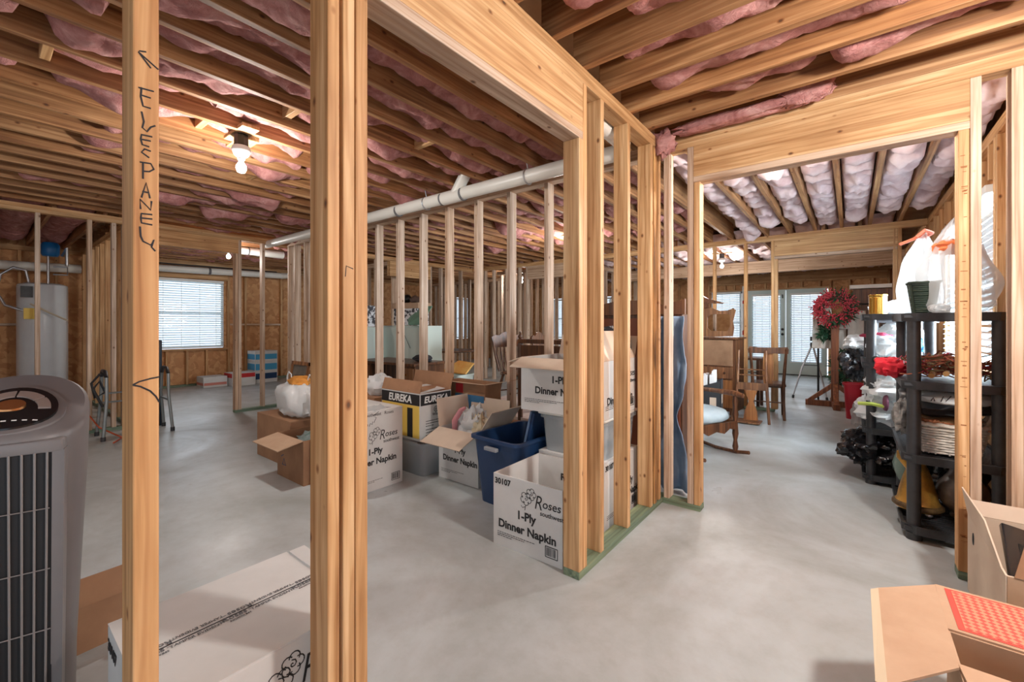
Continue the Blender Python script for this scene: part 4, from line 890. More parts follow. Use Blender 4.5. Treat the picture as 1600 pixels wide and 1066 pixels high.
mb = MB(); mb.add(vs, [(i * n + j, i * n + (j + 1) % n, (i + 1) * n + (j + 1) % n, (i + 1) * n + j) for i in range(len(R_) - 1) for j in range(n)] + [tuple(range(n - 1, -1, -1)), tuple(range((len(R_) - 1) * n, len(R_) * n))])
mb.build('housing', SILV, f_, 35)
MB().lathe([(.001, 0), (.19, 0), (.195, .012), (.16, .03), (.001, .032)], n=36).build('foot', SILD, f_, 40)
# front shroud: raised frame, grille recess, slats
mb = MB()
for xs in ((-.118, -.096), (.096, .118)): mb.add([(xs[0], -.128 * .80, .06), (xs[1], -.128 * .80, .06), (xs[1] * 1.1, -.132, .87), (xs[0] * 1.1, -.132, .87), (xs[0], -.09 * .8, .06), (xs[1], -.09 * .8, .06), (xs[1] * 1.1, -.09, .87), (xs[0] * 1.1, -.09, .87)], [(0, 1, 2, 3), (4, 7, 6, 5), (0, 3, 7, 4), (1, 5, 6, 2), (3, 2, 6, 7), (0, 4, 5, 1)])
mb.box((-.128, -.134, .865), (.128, -.09, .90), bv=.006).box((-.118, -.112, .05), (.118, -.08, .09), bv=.006)
mb.build('grille_frame', SILV, f_, 35)
mb = MB(); mb.add([(-.098, -.105, .085), (.098, -.105, .085), (.107, -.1262, .868), (-.107, -.1262, .868)], [(0, 1, 2, 3)]).build('grille_recess', INK, f_)
mb = MB()
for k in range(9):
    x = -.088 + .022 * k; mb.tube([(x, -.112, .085), (x * 1.09, -.131, .868)], .0028, 6)
mb.build('slats', SILD, f_, 40); mb = MB()
for z in (.2, .37, .54, .71): mb.tube([(-.10, -.113 - .019 * (z - .085) / .78, z), (.10, -.113 - .019 * (z - .085) / .78, z)], .0018, 5)
mb.build('cross_wires', SILD, f_, 40)
# control panel on the sloping top
def onfan(u, v, lift): return (u, v, top(u, v) + lift)
def patch(poly, lift, th=.004):
    mb = MB(); k = len(poly); c0 = (sum(p[0] for p in poly) / k, sum(p[1] for p in poly) / k)
    vs = [onfan(*c0, lift + th)] + [onfan(*p, lift + th) for p in poly] + [onfan(*p, lift - .01) for p in poly]
    return mb.add(vs, [(0, 1 + i, 1 + (i + 1) % k) for i in range(k)] + [(1 + i, 1 + k + i, 1 + k + (i + 1) % k, 1 + (i + 1) % k) for i in range(k)])
ell = lambda cx, cy, a, b, t0=0, t1=360, n=36: [(cx + a * math.cos(R(t0 + (t1 - t0) * i / n)), cy + b * math.sin(R(t0 + (t1 - t0) * i / n))) for i in range(n)]
patch(ell(0, -.022, .112, .088), .004).build('panel_surround', SILV, f_, 40)
patch(ell(0, -.022, .096, .076), .009).build('control_panel', mat('panel_black', (.012, .012, .013), .18), f_, 40)
def sector(r0, r1, a0, a1, cx=0, cy=-.03, q=.82):
    o = [(cx + r1 * math.cos(R(a0 + (a1 - a0) * i / 8)), cy + q * r1 * math.sin(R(a0 + (a1 - a0) * i / 8))) for i in range(9)]
    return o + [(cx + r0 * math.cos(R(a1 - (a1 - a0) * i / 8)), cy + q * r0 * math.sin(R(a1 - (a1 - a0) * i / 8))) for i in range(9)]
for a0, a1 in ((4, 38), (42, 86), (90, 136), (140, 176)): patch(sector(.056, .082, a0, a1), .0135, .002).build('button', mat('button_grey', srgb(150, 134, 126), .4), f_)
patch(ell(0, -.018, .030, .019), .014, .004).build('badge', mat('bronze_badge', srgb(186, 130, 84), .25, .8), f_, 40)
mb = MB()
for k in range(7): u = -.06 + .02 * k; mb.add(patch([(u - .005, -.075), (u + .005, -.075), (u + .005, -.071), (u - .005, -.071)], .0138, .001).v, [(0, 1, 2), (0, 2, 3), (0, 3, 4), (0, 4, 1)])
mb.build('indicator_marks', WHITEP, f_)

# ================================================================ water heater
w_ = thing('water_heater', 'tall white electric water heater in the closet behind slim studs', 'water heater', (-9.72, .68, 0))
mb = MB().lathe([(.001, .30), (.26, .30), (.27, .32), (.27, 1.80), (.262, 1.82), (.20, 1.845), (.001, 1.85)], n=40).build('tank', noisy('tank_enamel', srgb(226, 232, 236), srgb(214, 220, 226), 2, .28, 0), w_, 40)
BX((-.3, -.3, 0), (.3, .3, .295)).build('stand', BLKPL, w_)
MB().box((.265, -.21, 1.30), (.278, -.06, 1.46)).build('label', YELP, w_); MB().box((.22, -.24, 1.62), (.30, -.12, 1.78)).build('control_box', BLKPL, w_)
MB().tube([(.1, -.15, 1.84), (.12, -.18, 2.02), (.1, -.30, 2.06), (.05, -.42, 1.95), (.05, -.46, 1.7), (.1, -.38, 1.5), (.15, -.2, 1.42)], .018, 8).build('flexible_hose', METAL, w_, 50)
MB().tube([(.27, -.14, 1.52), (.45, .02, 1.40), (.62, .20, 1.28)], .013, 8).build('overflow_pipe', mat('cream_pipe', srgb(222, 212, 190), .4), w_, 50)
w2 = thing('expansion_tank', 'blue expansion tank on copper pipes above the water heater', 'tank', (-9.5, .74, 0))
MB().lathe([(.001, 2.25), (.08, 2.25), (.10, 2.28), (.10, 2.42), (.08, 2.455), (.001, 2.462)], n=28).build('tank', mat('blue_tank', srgb(20, 104, 168), .35), w2, 40)
MB().tube([(-.02, -.02, 1.84), (-.02, -.02, 2.26)], .016, 8).tube([(.0, .03, 2.10), (.02, .18, 2.10), (.02, .18, 1.98), (.0, .03, 1.98)], .012, 8).tube([(.03, .12, 2.26), (.03, .17, 2.40), (.03, .17, 2.12)], .02, 8).build('pipework', METAL, w2, 50)

# walker, dark panel
w_ = thing('mobility_walker', 'grey folding walking frame hung with dark cables, beside the marked stud', 'walking frame', (-6.22, 1.12, 0), R(90))
ALU = mat('dull_aluminium', srgb(140, 146, 146), .4, .5)
for sx in (-.24, .28):
    for sy in (-.10, .22):
        MB().tube([(sx * (1.12), sy * 1.15, .03), (sx, sy, .42), (sx, sy * .8, .66)], .016, 8).build('leg', ALU, w_, 50)
        MB().cyl((sx * 1.12, sy * 1.15, 0), (sx * 1.12, sy * 1.15, .045), .021, n=12).build('rubber_foot', BLKPL, w_)
    MB().tube([(sx, -.08, .66), (sx, -.02, .72), (sx, .12, .72), (sx, .176, .66)], .018, 8).build('handle', BLKPL, w_, 50)
    MB().tube([(sx, -.10, .36), (sx, .22, .36)], .011, 6).build('side_bar', ALU, w_, 50)
MB().tube([(-.24, .22, .36), (.28, .22, .36)], .011, 6).tube([(-.24, .21, .46), (.28, .21, .46)], .011, 6).build('cross_bar', ALU, w_, 50)
BX((-6.60, 1.29, 0), (-6.52, 1.43, 1.03), .01).build('tall_board', mat('dark_blue_metal', srgb(36, 48, 60), .4), label='tall narrow dark panel standing behind the walking frame', cat='panel')
MB().tube([(-6.2, .84, .7), (-6.25, .78, .6), (-6.2, .8, .45), (-6.2, .88, .5), (-6.22, .84, .62), (-6.15, .78, .55), (-6.2, .86, .35)], .012, 6).build('coiled_cable', BLKPL, smooth=50, label='dark cable coiled over the walking frame handle', cat='cable')
MB().tube([(-6.9, .7, .55), (-6.6, .76, .30), (-6.4, .86, .1), (-6.1, 1.0, .012), (-5.9, .9, .012)], .008, 6).build('power_cable', mat('orange_rubber', srgb(186, 84, 50), .5), smooth=50, label='orange power cable hanging to the floor beside the walking frame', cat='cord')
BX((-7.9, .72, .0), (-7.2, .82, .16), .01).build('storage_case', BLKPL, label='low black case on the floor behind the tower fan', cat='case')

# far left cartons
def pc(loc, w, d, h, label, band, rz=0, top_c=None):
    c = carton('paper_carton', label, loc, rz, w, d, h, WCARD, closed=True)
    z0, z1 = band[1]
    BX((w / 2, -d / 2 + .01, h * z0), (w / 2 + .0012, d / 2 - .01, h * z1)).build('printed_band', band[0], c); BX((-w / 2 + .01, -d / 2 - .0012, h * z0), (w / 2 - .01, -d / 2, h * z1)).build('printed_band', band[0], c)
    return c
pc((-9.86, 3.86, 0), .40, .44, .22, 'white carton with a dark blue band at the bottom of the carton stack', (mat('navy_print', srgb(26, 62, 104), .5), (.35, .9)))
pc((-9.86, 3.86, .222), .40, .44, .22, 'white carton with a sky blue band in the middle of the carton stack', (mat('sky_print', srgb(70, 160, 206), .5), (.2, .8)))
pc((-9.86, 3.86, .444), .40, .44, .22, 'white carton with a sky blue band on top of the carton stack', (bpy.data.materials['sky_print'], (.2, .7)))
pc((-9.72, 3.38, 0), .44, .42, .25, 'white carton with a red lid band beside the carton stack', (REDP, (.65, .98)))
pc((-9.90, 2.95, 0), .40, .40, .20, 'cream carton with faint red print near the window wall', (mat('faint_red', srgb(206, 130, 116), .6), (.2, .45)))

# ================================================================ beyond the pipe studs
def steel_cab(label, loc, rz, w, d, h):
    c = thing('metal_cabinet', label, 'cabinet', loc, rz); MB().box((-w / 2, -d / 2, 0), (w / 2, d / 2, h), bv=.008).build('body', MINT, c)
    for s_ in (-1, 1):
        o = MB().box((min(0, s_ * (w / 2 - .01)) + .003, -d / 2 - .016, .06), (max(0, s_ * (w / 2 - .01)) - .003, -d / 2 - .001, h - .02), bv=.004).build('door', MINT, c)
        MB().box((s_ * .04 - .006, -d / 2 - .03, h * .5), (s_ * .04 + .006, -d / 2 - .016, h * .5 + .12), bv=.003).build('handle', METAL, o)
    return c
steel_cab('large pale green metal cabinet behind the drain pipe studs', (-5.60, 4.45, 0), R(4), .96, .40, 1.20)
steel_cab('second pale green metal cabinet in the shade by the triple post', (-6.28, 4.05, 0), R(40), .42, .45, 1.18)
MB().tube([(-.30, -.236, 1.15), (-.12, -.25, 1.18), (.1, -.236, .85)], .004, 5).build('string', BLKPL, label='dark string hanging down the front of the large pale green cabinet', cat='string', loc=(-5.47, 4.47, 0))
c = carton('plain_carton', 'shallow tan carton on top of the pale green cabinet', (-5.62, 4.45, 1.475), R(10), .55, .3, .09, CARD)
c = carton('patterned_box', 'black and white patterned roll box on the pale green cabinet', (-5.62, 4.45, 1.204), R(8), .50, .28, .27, noisy('marbled_paper', (.05, .05, .06), (.75, .76, .78), 16, .6, 0, .48, .52), closed=True)
carton('patterned_box', 'marbled box on the shaded pale green cabinet', (-6.28, 4.05, 1.184), R(20), .34, .34, .34, bpy.data.materials['marbled_paper'], closed=True)
c = MB().blob((-5.72, 4.44, 1.64), (.10, .08, .07), .2, 2, 51, 20, zmin=1.567).build('dark_bowl', BLKMET, smooth=50, label='dark round bowl on the tan carton on the cabinet', cat='bowl')
MB().blob((-5.50, 4.44, 1.62), (.11, .08, .06), .3, 2, 52, 20, zmin=1.567).build('folded_bag', mat('dark_brown_leather', (.09, .05, .035), .6), smooth=50, label='dark brown folded pouch on the tan carton on the cabinet', cat='bag')
MB().slab([(-5.30, 4.15, 1.21), (-5.08, 4.20, 1.21), (-5.10, 4.45, 1.50), (-5.42, 4.45, 1.50)], .01).slab([(-5.30, 4.15, 1.21), (-5.42, 4.45, 1.50), (-5.50, 4.3, 1.30)], .01).build('green_sheet', mat('sage_card', srgb(120, 160, 138), .5), label='folded sage green sheet leaning on the cabinet top', cat='card')
# desk
d_ = thing('wooden_desk', 'dark wooden kneehole desk beside the pale green cabinet', 'desk', (-4.98, 3.74, 0), R(4))
MB().box((-.62, -.30, .68), (.62, .30, .715), bv=.006).build('desk_top', OAK, d_)
for sx in (-.44, .44):
    p = MB().box((sx - .16, -.27, .04), (sx + .16, .27, .68)).build('pedestal', OAK, d_)
    for k in range(3):
        q = MB().box((sx - .14, -.285, .08 + .2 * k), (sx + .14, -.27, .25 + .2 * k), bv=.004).build('drawer', OAKM, p); MB().cyl((sx, -.285, .165 + .2 * k), (sx, -.305, .165 + .2 * k), .014, n=12).build('knob', BRASS, p)
# round table + stool seats
r_ = thing('round_table', 'dark round pedestal table beyond the wooden desk', 'table', (-6.0, 5.7, 0))
MB().lathe([(.001, .70), (.44, .70), (.46, .715), (.45, .735), (.001, .735)], n=40).build('table_top', OAK, r_, 40); MB().lathe([(.001, .03), (.04, .03), (.05, .2), (.035, .4), (.06, .55), (.05, .70), (.001, .70)], n=20).build('pedestal', OAK, r_, 50)
for k in range(3): a = 2 * PI * k / 3; MB().tube([(.03 * math.cos(a), .03 * math.sin(a), .16), (.2 * math.cos(a), .2 * math.sin(a), .08), (.34 * math.cos(a), .34 * math.sin(a), .02)], [.03, .025, .02], 8).build('leg', OAK, r_, 50)
c = tub('cooler', 'pale green cooler bin beside the wooden desk', (-4.42, 4.30, 0), R(5), .40, .34, .52, MINT, .92)
MB().slab([(-4.62, 4.2, .53), (-4.15, 4.22, .53), (-4.18, 4.42, .66), (-4.48, 4.42, .68)], .02).build('yellow_envelope', noisy('yellow_paper', srgb(232, 190, 110), srgb(220, 150, 70), 4, .6, 0), label='yellow padded envelope on the pale green cooler bin', cat='envelope')
MB().blob((-4.55, 3.80, .76), (.14, .12, .05), .3, 2, 61, 20).build('cloth_bundle', mat('dark_cloth', (.03, .032, .04), .9), smooth=50, label='dark bundle on the end of the wooden desk', cat='cloth')
def press_chair(label, loc, rz):
    c = thing('windsor_chair', label, 'chair', loc, rz)
    mb = MB().blob((0, 0, .445), (.22, .21, .022), 0, 1, 0, 28, pw=.8).build('seat', OAK, c, 50)
    for sx in (-1, 1):
        for sy in (-1, 1): MB().tube([(sx * .15, sy * .13, .43), (sx * .18, sy * .165, .28), (sx * .20, sy * .185, .12), (sx * .22, sy * .20, .0)], [.014, .022, .018, .012], 10).build('leg', OAK, c, 50)
    MB().tube([(-.19, -.17, .2), (.19, -.17, .2)], .01, 8).tube([(-.19, .17, .2), (.19, .17, .2)], .01, 8).build('stretcher', OAK, c, 50)
    P = [(-.22, 0), (.22, 0), (.235, .07), (.25, .14), (.20, .17), (.13, .16), (.07, .20), (0, .215), (-.07, .20), (-.13, .16), (-.20, .17), (-.25, .14), (-.235, .07)]
    M_ = Matrix.Translation((0, .255, .78)) @ Matrix.Rotation(R(-9), 4, 'X'); MB().prism(P, .022, M_).build('crest_rail', OAK, c)
    for k in range(7):
        x = -.18 + .06 * k; MB().tube([(x * .85, .18, .455), (x, .225, .62), (x * 1.08, .265, .80)], [.008, .011, .008], 8).build('spindle', OAK, c, 50)
    for sx in (-1, 1): MB().tube([(sx * .19, .17, .455), (sx * .215, .225, .64), (sx * .235, .27, .85)], [.013, .018, .013], 8).build('back_post', OAK, c, 50)
    return c
press_chair('dark pressed-back spindle chair behind the drain pipe studs', (-3.50, 4.55, 0.13), R(70))
press_chair('dark spindle chair beyond the napkin stack, turned away', (-2.98, 4.75, 0.13), R(100))
MB().box((-4.15, 4.0, 0), (-2.75, 5.15, .04)).box((-4.15, 4.0, .09), (-2.75, 5.15, .127)).box((-4.15, 4.0, .04), (-4.05, 5.15, .09)).box((-3.5, 4.0, .04), (-3.4, 5.15, .09)).box((-2.85, 4.0, .04), (-2.75, 5.15, .09)).build('low_platform', noisy('worn_white_boards', srgb(206, 190, 182), srgb(180, 158, 150), 5, .7, 0), label='low pale wooden platform under the dark spindle chair', cat='platform')
h_ = thing('bed_headboard', 'dark wooden bed head with turned finials, behind the napkin stack', 'headboard', (-2.72, 4.0, .0))
BX((-.32, 0, .40), (.32, .04, .98), .005).build('panel', OAK, h_); BX((-.36, -.01, 1.0), (.36, .05, 1.05), .01).build('top_rail', OAK, h_)
for sx in (-.34, .34): MB().lathe([(.001, 0), (.03, 0), (.03, .98), (.022, 1.03), (.012, 1.05), (.028, 1.075), (.020, 1.10), (.008, 1.11), (.016, 1.125), (.001, 1.14)], (sx, .02, 0), 18).build('post', OAK, h_, 50)
MB().blob((-5.9, 8.4, .62), (.75, .5, .28), .3, 1.6, 71, 30, zmin=.30).build('linen_heap', BAGW, smooth=50, label='pale heap of linens before the far window', cat='linens')
BX((-6.6, 7.9, 0), (-5.2, 8.9, .32), .02).build('low_bench', OAK, label='low dark bench under the heap of linens', cat='bench')

# ================================================================ beyond the wide doorway
# blue sheet hanging over a tall panel behind the partition studs
def drape(name, x0, x1, z0, z1, yf, m, label, cat, amp=.02, rz=0, loc=(0, 0, 0), thk=.006, fr=40, flare=.0, seed=0, gather=None):
    mb = MB(); nx, nz = 40, 40; vs = []
    for k in range(nz + 1):
        t_ = k / nz; z = z1 + (z0 - z1) * t_
        for i in range(nx + 1):
            s_ = i / nx; x = x0 + (x1 - x0) * s_; w = 1 + flare * t_
            xx = (x0 + x1) / 2 + (x - (x0 + x1) / 2) * w
            if gather: xx = (x0 + x1) / 2 + (xx - (x0 + x1) / 2) * (1 - .45 * math.exp(-((z - gather) / .12) ** 2))
            y = yf + amp * math.sin(x * fr + 2 * noise.noise(Vector((x * 4, z * 2, seed)))) + amp * 1.4 * noise.noise(Vector((x * 9, z * 5, seed + 3))) + amp * .8 * noise.noise(Vector((x * 26, z * 11, seed)))
            vs.append((xx + .012 * noise.noise(Vector((s_ * 3, z * 4, seed))), y, z))
    n = nx + 1; fs = [(k * n + i, k * n + i + 1, (k + 1) * n + i + 1, (k + 1) * n + i) for k in range(nz) for i in range(nx)]
    o = mb.add(vs, fs).build(name, m, smooth=60, label=label, cat=cat, loc=loc, rot=(0, 0, rz)); mo = o.modifiers.new('th', 'SOLIDIFY'); mo.thickness = thk; return o
BLUEC = noisy('blue_grey_sheet', srgb(150, 172, 196), srgb(124, 148, 176), 5, .85, .2)
drape('blue_sheet', -1.22, -.945, .02, 1.28, 3.20, BLUEC, 'blue grey sheet hanging to the floor just behind the corner stud', 'sheet', .034, fr=55, flare=.25, gather=.55, seed=2)
m_ = thing('wardrobe', 'reddish brown wooden wardrobe with a curved crest, behind the blue sheet', 'wardrobe', (-1.48, 3.64, 0), R(0))
MB().box((-.45, -.20, .05), (.45, .20, 1.30), bv=.005).box((-.44, -.19, 0), (.44, .19, .05)).build('body', OAK, m_); MB().prism([(-.47, 1.30), (.47, 1.30), (.47, 1.42), (.30, 1.38), (.1, 1.42), (-.1, 1.42), (-.30, 1.38), (-.47, 1.42)], .03, Matrix.Translation((0, -.21, 0))).build('crest', OAKM, m_)
for s_ in (-1, 1):
    o = MB().box((min(0, s_ * .44) + .005, -.218, .1), (max(0, s_ * .44) - .005, -.20, 1.27), bv=.004).build('door', mat('red_oak%d' % s_, srgb(112, 58, 34), .4), m_); MB().tube([(s_ * .22 + .1 * math.cos(a * .4), -.222, .9 + .22 * math.sin(a * .4)) for a in range(16)], .008, 6, True).build('oval_molding', OAK, o)
# secretary desk with mirror
s_d = thing('secretary_desk', 'brown oak secretary desk with a fold-down front and a carved mirror gallery', 'desk', (-1.48, 6.52, 0), R(-4))
w_, d_ = .58, .42
MB().box((-w_ / 2 - .28, -d_ / 2, .05), (w_ / 2, d_ / 2, 1.02)).build('body', OAK, s_d)
MB().box((-w_ / 2 - .25, -d_ / 2 - .012, .66), (w_ / 2 - .03, -d_ / 2, 1.01), bv=.003).build('fold_down_front', noisy('weathered_oak', srgb(150, 116, 88), srgb(128, 96, 70), 5, .6, .05), s_d)
MB().box((-w_ / 2 - .31, -d_ / 2 - .03, 1.02), (w_ / 2 + .03, d_ / 2 + .01, 1.045), bv=.004).build('cornice', OAK, s_d)
o = MB().box((-w_ / 2 - .25, -d_ / 2 - .014, .49), (w_ / 2 - .03, -d_ / 2, .64), bv=.004).build('drawer', OAKM, s_d); MB().cyl((w_ / 2 - .13, -d_ / 2 - .01, .565), (w_ / 2 - .13, -d_ / 2 - .03, .565), .014, n=12).build('knob', OAK, o)
MB().box((.05, -d_ / 2 - .014, .10), (w_ / 2 - .03, -d_ / 2, .47), bv=.004).build('door', OAKL, s_d)
mb = MB(); P = [(-.30, 1.045), (.25, 1.045), (.24, 1.10), (.265, 1.18), (.25, 1.26), (.27, 1.34), (.285, 1.41), (.26, 1.435), (.20, 1.41), (.10, 1.40), (.02, 1.44), (-.10, 1.50), (-.30, 1.52)]
# frame with a hole for the mirror: built as a ring
outer = [(.25, 1.06), (.265, 1.18), (.25, 1.26), (.285, 1.41), (.255, 1.438), (.19, 1.41), (.08, 1.405), (-.02, 1.45), (-.12, 1.47), (-.30, 1.45), (-.30, 1.06), (-.1, 1.05)]
cx, cz = .07, 1.245; inner = []
for (x, z) in outer:
    a = math.atan2(z - cz, x - cx); r_ = min(.145 / max(1e-6, abs(math.cos(a))), .115 / max(1e-6, abs(math.sin(a)))); inner.append((cx + r_ * math.cos(a), cz + r_ * math.sin(a)))
n = len(outer); y0 = -.18; vs = [(x, y0, z) for x, z in outer] + [(x, y0, z) for x, z in inner] + [(x, y0 + .025, z) for x, z in outer] + [(x, y0 + .025, z) for x, z in inner]
fs = []
for i in range(n):
    j = (i + 1) % n; fs += [(i, n + i, n + j, j), (2 * n + i, 2 * n + j, 3 * n + j, 3 * n + i), (i, j, 2 * n + j, 2 * n + i), (n + i, 3 * n + i, 3 * n + j, n + j)]
mb = MB().add(vs, fs).build('mirror_frame', OAKM, s_d)
BX((cx - .15, -.168, cz - .12), (cx + .15, -.16, cz + .12)).build('mirror', mat('mirror_glass', (.85, .85, .85), .03, 1.0), s_d)
MB().prism([(-.30, 1.53), (.14, 1.50), (.16, 1.515), (-.05, 1.58), (-.12, 1.62), (-.18, 1.58), (-.30, 1.60)], .05, Matrix.Translation((-.02, -.20, 0))).box((-.30, -.21, 1.45), (-.06, -.16, 1.53)).build('carved_crest', OAK, s_d)
for x in (-w_ / 2 - .24, w_ / 2 - .04): MB().box((x - .03, -d_ / 2, 0), (x + .03, -d_ / 2 + .05, .05)).build('foot', OAK, s_d)
# crate with papers
c = thing('magazine_crate', 'black open crate filled with upright white papers, beside the rocking chair', 'crate', (-1.40, 5.55, 0), R(8))
P = [(-.20, 0), (.19, 0), (.19, .56), (-.20, .42)]
MB().prism(P, .006, Matrix.Translation((0, -.15, 0))).prism(P, .006, Matrix.Translation((0, .15, 0))).box((-.20, -.15, 0), (-.194, .15, .42)).box((.184, -.15, 0), (.19, .15, .56)).box((-.2, -.15, 0), (.19, .15, .01)).build('body', mat('black_card', (.03, .034, .04), .5), c)
BX((.1905, -.05, .28), (.192, .05, .38)).build('label', BUFF, c); BX((.07, -.152, .25), (.14, -.1505, .36)).build('label', BUFF, c)
random.seed(21); PAPER = mat('white_paper', srgb(238, 240, 242), .7)
for k in range(7):
    x = -.16 + .047 * k; h = .56 + .02 * k + random.uniform(-.02, .02)
    MB().box((-.016, -.12, 0), (.016, .12, h - .03)).build('paper_folder', PAPER, label='white paper bundle standing upright in the black crate', cat='papers', group='papers in the black crate', loc=(-1.40 + x * math.cos(R(8)), 5.55 + x * math.sin(R(8)), .012), rot=(0, R(random.uniform(-2, 5)), R(8)))
# rocking chair (faces +X), turned posts
k_ = thing('rocking_chair', 'old dark rocking chair with a pale blue padded seat and turned arm posts', 'chair', (-1.17, 4.30, 0), R(62))
DK = OAK; SEATC = noisy('pale_blue_upholstery', srgb(190, 206, 212), srgb(172, 190, 200), 8, .9, .15)
for sx in (-.27, .27):
    MB().tube([(sx, .42, .09), (sx, .25, .035), (sx, 0, .018), (sx, -.22, .030), (sx, -.36, .058)], .017, 8).build('rocker', DK, k_, 50)
    MB().tube([(sx, -.22, .03), (sx, -.22, .08), (sx, -.22, .14), (sx, -.22, .20), (sx, -.22, .26), (sx, -.22, .33), (sx, -.22, .38), (sx, -.22, .44), (sx, -.22, .50), (sx, -.22, .56)], [.016, .026, .016, .028, .024, .018, .028, .018, .026, .015], 12).build('turned_post', DK, k_, 50)
    MB().tube([(sx, .20, .04), (sx, .20, .35), (sx * .95, .26, .70), (sx * .9, .34, 1.02)], [.018, .022, .018, .015], 10).build('back_post', DK, k_, 50)
    MB().tube([(sx, .24, .565), (sx, .0, .57), (sx, -.20, .575), (sx, -.30, .565)], [.02, .022, .027, .022], 8).build('arm', OAKM, k_, 50)
MB().blob((0, -.01, .37), (.27, .24, .075), .05, 2, 3, 30, pw=.7).build('seat', SEATC, k_, 60)
for sx in (-1, 1): MB().prism([(-.22, .32), (-.22, .26), (-.18, .24), (-.14, .26), (-.10, .225), (-.05, .22), (0, .235), (.05, .22), (.10, .225), (.14, .26), (.20, .25), (.20, .32)], .022, Matrix.Translation((sx * .27 - .011, 0, 0)) @ Matrix.Rotation(R(90), 4, 'Z') @ Matrix.Translation((0, -.022, 0))).build('carved_apron', DK, k_)
MB().prism([(-.25, .32), (-.25, .24), (-.17, .26), (-.1, .22), (0, .245), (.1, .22), (.17, .26), (.25, .24), (.25, .32)], .022, Matrix.Translation((0, -.245, 0))).build('carved_apron', DK, k_)
for z in (.62, .95): MB().tube([(-.25, .25 + (z - .62) * .3, z), (.25, .25 + (z - .62) * .3, z)], .018, 8).build('back_rail', DK, k_, 50)
BX((-.2, .27, .62), (.2, .29, .95)).build('back_panel', SEATC, k_)
MB().blob((-1.30, 4.36, .50), (.10, .12, .06), .25, 2, 3, 22).build('folded_blanket', mat('lilac_cloth', srgb(186, 190, 210), .9), smooth=50, label='small lilac folded blanket on the rocking chair seat', cat='blanket')
# two old dining chairs: one upright behind, one leaning in front, upside seat on the floor
def old_chair(name, label, loc, rz, tilt=0, seat=True):
    c = thing(name, label, 'chair', loc, rz)
    if seat:
        MB().box((-.20, -.20, .42), (.20, .18, .455), bv=.008).build('seat', OAK, c)
        for sx in (-.17, .17): MB().tube([(sx, -.17, .43), (sx * 1.02, -.18, 0)], [.022, .015], 8).build('leg', OAK, c, 50)
        MB().box((-.18, -.185, .36), (.18, -.17, .42)).build('apron', OAK, c)
        for sx in (-.17, .17): MB().tube([(sx, -.16, .16), (sx, .17, .16)], .009, 6).build('stretcher', OAK, c, 50)
    for sx in (-1, 1): MB().tube([(sx * .18, .22, 0), (sx * .17, .19, .25), (sx * .17, .18, .45), (sx * .185, .22, .70), (sx * .20, .27, .91)], [.016, .018, .02, .017, .014], 8).build('back_post', OAK, c, 50)
    MB().prism([(-.22, .85), (.22, .85), (.225, .90), (.21, .935), (.1, .925), (-.1, .925), (-.21, .935), (-.225, .90)], .022, Matrix.Translation((0, .245, 0))).build('crest_rail', OAK, c)
    MB().prism([(-.05, .46), (.05, .46), (.06, .60), (.05, .86), (-.05, .86), (-.06, .60)], .012, Matrix.Translation((0, .23, 0))).build('splat', OAKL, c)
    MB().tube([(-.17, .19, .22), (.17, .19, .22)], .009, 6).build('stretcher', OAK, c, 50)
    return c
old_chair('dining_chair', 'old dark dining chair with a flat splat back, standing in front of the french doors', (-.87, 6.58, 0), R(188))
c = thing('chair_back_frame', 'loose chair frame with a wide vase splat, leaning in front of the dining chair', 'chair frame', (-.98, 6.10, 0), R(6))
for sx, b_ in ((-1, .02), (1, 0)): MB().tube([(sx * .19 - (.03 if sx < 0 else 0), -.10, .0), (sx * .17, -.05, .30), (sx * .155, .0, .60), (sx * .15, .06, .89)], [.016, .018, .017, .013], 8).build('post', OAKM, c, 50)
MB().prism([(-.16, .40), (.17, .40), (.17, .49), (-.15, .49)], .02, Matrix.Translation((0, -.05, 0))).build('top_rail', OAKM, c)
MB().prism([(-.09, .03), (.07, .03), (.06, .14), (.02, .26), (.065, .40), (-.075, .40), (-.03, .26), (-.075, .14)], .012, Matrix.Translation((0, -.075, 0))).build('splat', OAKL, c)
MB().tube([(-.15, .02, .65), (.15, .02, .65)], .008, 6).tube([(-.15, .01, .58), (.15, .01, .58)], .008, 6).build('stretcher', OAKM, c, 50)
MB().box((-1.20, 5.86, .012), (-.86, 6.08, .03), bv=.004).box((-1.28, 5.92, .0), (-.95, 6.18, .012)).build('loose_seat_board', OAKM, label='flat brown seat boards lying on the floor before the leaning chair frame', cat='board', rot=(0, 0, 0))
# low table behind
c = thing('side_table', 'dark side table behind the dining chair, beside the secretary desk', 'table', (-1.36, 7.25, 0)); MB().box((-.35, -.2, .70), (.35, .2, .73)).build('table_top', OAK, c)
for a in (-.3, .3):
    for b_ in (-.16, .16): BX((a - .02, b_ - .02, 0), (a + .02, b_ + .02, .70)).build('leg', OAK, c)
# tripod easel
c = thing('tripod_stand', 'silver folding tripod stand on the floor before the french doors', 'tripod', (-.52, 8.6, 0))
for (x, y) in ((-.24, -.12), (.22, -.1), (.16, .9 * .9)):
    MB().tube([(.02, 0, .90), (x * .5, y * .5, .50), (x, y, .02)], [.014, .014, .009], 8).build('leg', METAL, c, 50); MB().cyl((x, y, 0), (x * .97, y * .97, .05), .018, n=10).build('rubber_foot', BLKPL, c)
MB().cyl((.02, 0, .84), (.02, 0, .92), .03, n=12).tube([(.02, 0, .92), (.06, 0, 1.02)], .012, 8).build('head', BLKMET, c, 50)
MB().tube([(.02, 0, .95), (.02, 0, 1.02)], .03, 8).tube([(-.1, -.05, .55), (.1, -.05, .55)], .008, 6).build('collar', BLKPL, c, 50)
